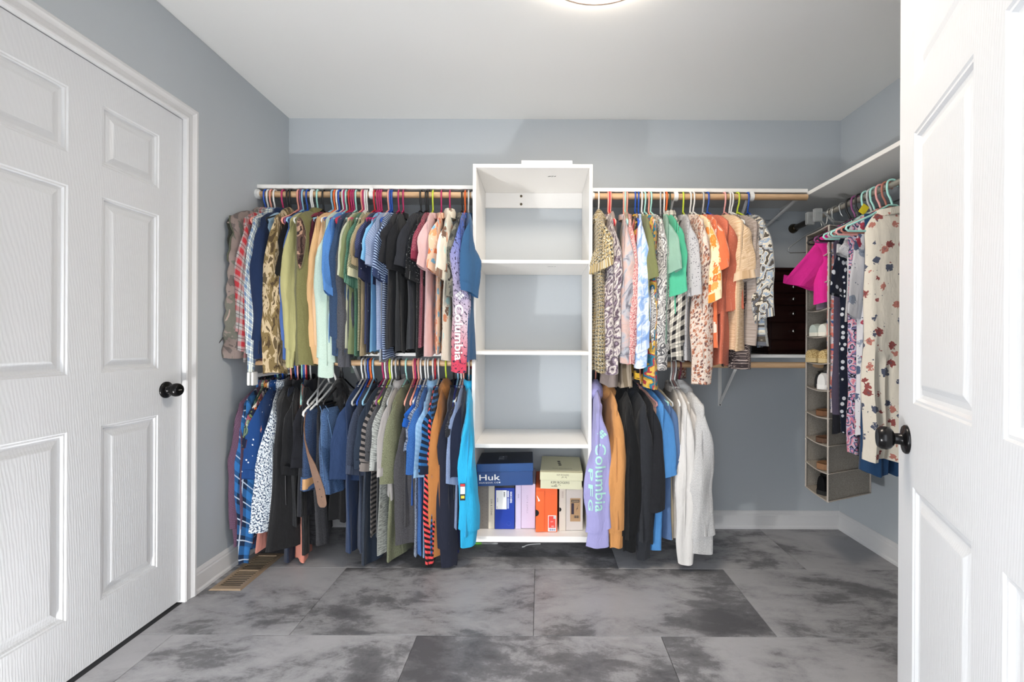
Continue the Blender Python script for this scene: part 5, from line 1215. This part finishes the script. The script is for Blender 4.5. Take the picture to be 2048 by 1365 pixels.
# ------------------------------------------------------------------ boxes in the tower
SZ = 0.1195
def fbox(name, label, x0, x1, y0, dep, z0, z1, colr, rot=0.0, tilt=0.0, rough=0.5, cat='shoe box'):
    """box with its own frame: origin at the front bottom left corner"""
    b_ = empty(name, (x0, y0, z0)); b_.rotation_euler = (0, tilt, rot); tag(b_, label, cat, 'boxes in the shelf tower')
    return b_, x1-x0, dep, z1-z0
def fp(b_): return lambda x0, z0: (lambda a, b: (x0+a, -0.0008, z0+b))
def down(x0, z0, y=-0.0008): return lambda a, b: (x0+b, y, z0-a)      # text running down
def up(x0, z0, y=-0.0008): return lambda a, b: (x0-b, y, z0+a)
flat = lambda x0, z0, y=-0.0008: (lambda a, b: (x0+a, y, z0+b))
INK = solid('#3a3836', 0.6); WHT = solid('#f2f2f0', 0.5)
def carton(b_, name, x0, x1, y0, y1, z0, z1, colr, rough=0.5):
    return MB().bbox(x0, x1, y0, y1, z0, z1, 0.0012).build(name, solid(colr, rough, var=0.05), b_)
# grey dotted box on its end
b_, w_, d_, h_ = fbox('shoe_box', 'grey star dotted shoe box with cream side on its end', -0.326, -0.236, 2.405, 0.29, SZ, SZ+0.232, '#8a857e')
carton(b_, 'body', 0, 0.058, 0, d_, 0, h_, '#7f7a74'); carton(b_, 'lid', 0.058, 0.090, -0.002, d_, 0, h_, '#d3ccbc')
star = []
for j in range(11):
    for i in range(3):
        zc = 0.010 + j*0.0205 + (0.010 if i % 2 else 0); xc = 0.006 + i*0.0205
        if zc < h_-0.006 and xc < 0.055:
            patch([(xc + 0.0026*(1.0 if k % 2 else 0.4)*math.cos(k*PI/4), zc + 0.0026*(1.0 if k % 2 else 0.4)*math.sin(k*PI/4)) for k in range(8)], flat(0, 0), solid('#55504c', 0.6), b_, 'star_dot')
lettering('SUN & STONE', 0.085, 0.009, down(0.074, 0.115, -0.003), INK, b_, space=1.5)
# royal blue box with white label
b_, w_, d_, h_ = fbox('shoe_box', 'royal blue shoe box with white label standing on its end', -0.234, -0.130, 2.40, 0.29, SZ, SZ+0.232, '#15389a')
carton(b_, 'body', 0.001, w_-0.001, 0.002, d_, 0, h_-0.002, '#14151c'); carton(b_, 'lid', 0, w_, 0, 0.03, 0, 0.217, '#14389c', 0.3)
lb = patch(rect(0.006, 0.062, 0.105, 0.205), flat(0, 0), WHT, b_, 'label')
for k in range(7): patch(rect(0.046, 0.054, 0.170+0.004*k, 0.172+0.004*k+0.001*(k % 2)), flat(0, 0, -0.0014), INK, b_, 'barcode_bar')
lettering('6 M', 0.010, 0.006, up(0.012, 0.115, -0.0014), INK, b_); lettering('BLACK', 0.022, 0.005, up(0.014, 0.155, -0.0014), INK, b_)
lettering('SKECHERS', 0.060, 0.011, down(0.085, 0.168), WHT, b_, bold=0.002)
patch(rect(0.066, 0.073, 0.168, 0.202), flat(0, 0), WHT, b_, 'label_strip'); patch(rect(0.066, 0.074, 0.108, 0.164), flat(0, 0), solid('#a9b6dc', 0.5), b_, 'label_strip')
MB().tube([(0.074+0.011*math.cos(2*PI*i/20), -0.0004, 0.030+0.011*math.sin(2*PI*i/20)) for i in range(20)], 0.0008, 5, closed=True).build('embossed_ring', solid('#2b56b8', 0.3), b_)
# lavender box
b_, w_, d_, h_ = fbox('shoe_box', 'pale lavender shoe box standing on its end', -0.126, -0.021, 2.405, 0.29, SZ, SZ+0.236, '#cdbfd8')
carton(b_, 'lid', 0, 0.030, -0.002, d_, 0, h_, '#cbbfdb'); carton(b_, 'body', 0.031, w_, 0, d_, 0.002, h_, '#cdbdd6')
lettering('LILY & JEWELS', 0.092, 0.009, down(0.062, 0.130), solid('#8d7f9a', 0.6), b_, space=1.5)
lettering('4 8 8', 0.020, 0.005, down(0.016, 0.175, -0.003), INK, b_)
# orange box
b_, w_, d_, h_ = fbox('shoe_box', 'bright orange shoe box with white check mark on its end', -0.018, 0.094, 2.365, 0.30, SZ, SZ+0.230, '#e85a24')
carton(b_, 'body', 0.0, w_, 0.0015, d_, 0, h_, '#e8622c')
mb = MB(); pts = [(0, 0.002), (0.030, 0.002)] + [(0.030+0.014*math.sin(R(15*i)), 0.016-0.014*math.cos(R(15*i))) for i in range(1, 7)] + [(0.044, 0.214), (0, 0.214)]
mb.prism(pts, 'y', 0.0, -0.0025); mb.build('lid_flap', solid('#ee642c', 0.45), b_)
sw_ = [(0.006, 0.050), (0.010, 0.030), (0.016, 0.012), (0.022, 0.004), (0.023, 0.012), (0.021, 0.016), (0.0175, 0.018), (0.0145, 0.024)]
patch([(0.006 + (x-0.006)*0.75, 0.160 + z*0.62) for x, z in [(0.004, 0.052), (0.010, 0.026), (0.015, 0.008), (0.012, 0.003), (0.018, 0.001), (0.026, 0.004), (0.025, 0.012), (0.020, 0.022), (0.012, 0.038)]], flat(0, 0, -0.0032), WHT, b_, 'check_mark')
patch([(0.0, 0.100)] + [(0.017*math.cos(R(-90+15*i)), 0.100+0.017*math.sin(R(-90+15*i))) for i in range(13)], flat(0, 0, -0.0032), M_BLACKGAP, b_, 'thumb_hole')
lb = patch(rect(0.064, 0.106, 0.004, 0.087), flat(0, 0), WHT, b_, 'label'); patch(rect(0.067, 0.103, 0.022, 0.084), flat(0, 0, -0.0014), solid('#dd4a3c', 0.5), b_, 'label_field')
for k in range(9): patch(rect(0.068+0.0038*k, 0.0695+0.0038*k+0.001*(k % 3), 0.007, 0.018), flat(0, 0, -0.0014), solid('#66709a', 0.5), b_, 'barcode_bar')
patch(rect(0.092, 0.102, 0.070, 0.083), flat(0, 0, -0.002), solid('#b9c4c4', 0.5), b_, 'label_stamp')
lettering('W7.5', 0.014, 0.007, flat(0.088, 0.030, -0.002), WHT, b_); lettering('US 9', 0.012, 0.006, flat(0.084, 0.055, -0.002), WHT, b_)
# greige box with kraft label
b_, w_, d_, h_ = fbox('shoe_box', 'greige shoe box with brown paper label on its end', 0.104, 0.228, 2.385, 0.29, SZ, SZ+0.226, '#c9bfb8')
carton(b_, 'body', 0.036, w_, 0.0, d_, 0.001, h_, '#c6bdb7'); ld = carton(b_, 'lid', 0.0, 0.035, -0.004, d_, 0.0, h_, '#cdc2b6')
lettering('8888', 0.034, 0.010, down(0.018, 0.190, -0.005), solid('#a8968d', 0.6), b_)
patch([(0.001, 0.112)] + [(0.001+0.011*math.cos(R(-90+15*i)), 0.112+0.011*math.sin(R(-90+15*i))) for i in range(13)], flat(0, 0, -0.0052), M_BLACKGAP, b_, 'thumb_hole')
kl = patch(rect(0.058, 0.112, 0.048, 0.170), flat(0, 0), solid('#a98763', 0.6, var=0.2), b_, 'kraft_label')
patch(rect(0.064, 0.106, 0.148, 0.162), flat(0, 0, -0.0014), INK, b_, 'black_band'); lettering('8888', 0.034, 0.006, flat(0.085, 0.155, -0.002), solid('#c9a983', 0.6), b_)
patch(rect(0.064, 0.078, 0.086, 0.144), flat(0, 0, -0.0014), solid('#2a2030', 0.6), b_, 'black_band')
patch([(0.088, 0.100), (0.092, 0.116), (0.100, 0.130), (0.104, 0.142), (0.096, 0.124), (0.098, 0.118), (0.091, 0.108)], flat(0, 0, -0.0014), INK, b_, 'shoe_sketch')
for k in range(8): patch(rect(0.078+0.0034*k, 0.0795+0.0034*k+0.0008*(k % 3), 0.066, 0.080), flat(0, 0, -0.0014), INK, b_, 'barcode_bar')
# navy box lying on top
b_, w_, d_, h_ = fbox('shoe_box', 'navy blue shoe box with white lettering lying on the standing boxes', -0.322, -0.030, 2.352, 0.24, 0.3585, 0.474, '#123a6c', rot=R(1.5), tilt=R(-1.2))
carton(b_, 'body', 0.003, w_-0.003, 0.003, d_-0.003, 0, h_-0.01, '#163f78', 0.4); ld = carton(b_, 'lid', 0, w_, 0, d_, h_-0.042, h_, '#16457f', 0.35)
M_TOPNAVY = solid('#0f1c34', 0.4)
patch(rect(0.002, w_-0.002, 0.002, d_-0.002), lambda a, b: (a, b, h_+0.0008), M_TOPNAVY, b_, 'lid_top')
lettering('Huk', 0.108, 0.030, flat(0.066, 0.045, 0.0021), WHT, b_, bold=0.001); lettering('HUKGEAR.COM', 0.108, 0.008, flat(0.066, 0.018, 0.0021), WHT, b_, space=1.6, bold=0.001)
lettering('Huk', 0.075, 0.045, lambda a, b: (0.13+b, 0.11-a, h_+0.0016), solid('#b9c2cf', 0.5), b_)
# cream box lying on top
b_, w_, d_, h_ = fbox('shoe_box', 'pale olive cream shoe box with script lettering lying on the orange box', 0.002, 0.222, 2.345, 0.33, 0.3515, 0.437, '#c9c6a6', rot=R(-2.0), tilt=R(0.8))
carton(b_, 'body', 0.003, w_-0.004, 0.003, d_-0.003, 0, h_-0.01, '#cfcdb0'); carton(b_, 'lid', 0, w_, 0, d_, h_-0.040, h_, '#cfcdae')
lettering('KIM ROGERS', 0.095, 0.012, flat(0.105, 0.034, 0.0021), INK, b_); lettering('KIM ROGERS', 0.062, 0.009, flat(0.118, 0.074), solid('#77735f', 0.6), b_)
for (xx, zz, yy, sc_) in ((0.092, 0.019, 0.0016, 1.0), (0.125, 0.060, -0.0012, 0.85)):
    for s_ in (-1, 1):
        MB().tube([(xx + s_*sc_*(0.004+0.012*i/9), yy, zz + sc_*0.006*math.sin(PI*i/9)*(1 if i < 7 else -0.6)) for i in range(10)], 0.0007, 5).build('scroll_mark', INK, b_)
lettering('women', 0.034*0.9, 0.006, flat(0.075, 0.014, 0.0021), INK, b_)
lettering('WILD BUTTERCUP', 0.105, 0.014, lambda a, b: (0.115+a, 0.075+b, h_+0.0008), solid('#77735f', 0.6), b_, space=1.3)
for k in range(3):
    MB().lathe([(0.0085, 0.0), (0.0085, 0.0008)], 14, Matrix.Translation((0.098+0.003*k, 0.215-0.035*k, h_+0.0002)) @ Matrix.Diagonal((1.1, 1.3, 1, 1))).build('ink_dot', INK, b_)
# thin white box on the tower
b_ = empty('flat_box', (-0.10, 2.335, 2.0125)); tag(b_, 'thin white cardboard box on top of the shelf tower', 'box')
MB().bbox(0.003, 0.259, 0.003, 0.20, 0, 0.022, 0.001).build('body', solid('#e3dcdd', 0.5), b_); MB().bbox(0, 0.262, 0, 0.203, 0.004, 0.028, 0.001).build('lid', solid('#e9e2e3', 0.5), b_)

# ------------------------------------------------------------------ small things on the floor
pn = empty('marker_pen', (-0.36, 2.485, 0.0062)); tag(pn, 'clear marker pen with lime green cap on the floor under the tower', 'pen')
RY = Matrix.Rotation(R(90), 4, 'Y')
MB().lathe([(0.0045, 0), (0.0058, 0.003), (0.006, 0.045), (0.0056, 0.047)], 14, RY).build('cap', solid('#6fc23a', 0.4), pn, True)
MB().lathe([(0.0050, 0.047), (0.0052, 0.125), (0.0042, 0.132), (0.003, 0.136)], 14, RY).build('barrel', solid('#a9aaab', 0.3), pn, True)
bh = MB().tube([(0, 0, 0), (0.012, 0.004, 0.0), (0.020, 0.014, 0.001), (0.030, 0.02, 0.002), (0.06, 0.028, 0.003), (0.10, 0.03, 0.004)], [0.003, 0.0036, 0.003, 0.0028, 0.0026, 0.0024], 7).build('broken_hook', solid('#d6d8d8', 0.3), None, True)
bh.location = (-0.092, 2.45, 0.0034); tag(bh, 'broken white plastic hanger hook on the floor under the tower', 'hook')
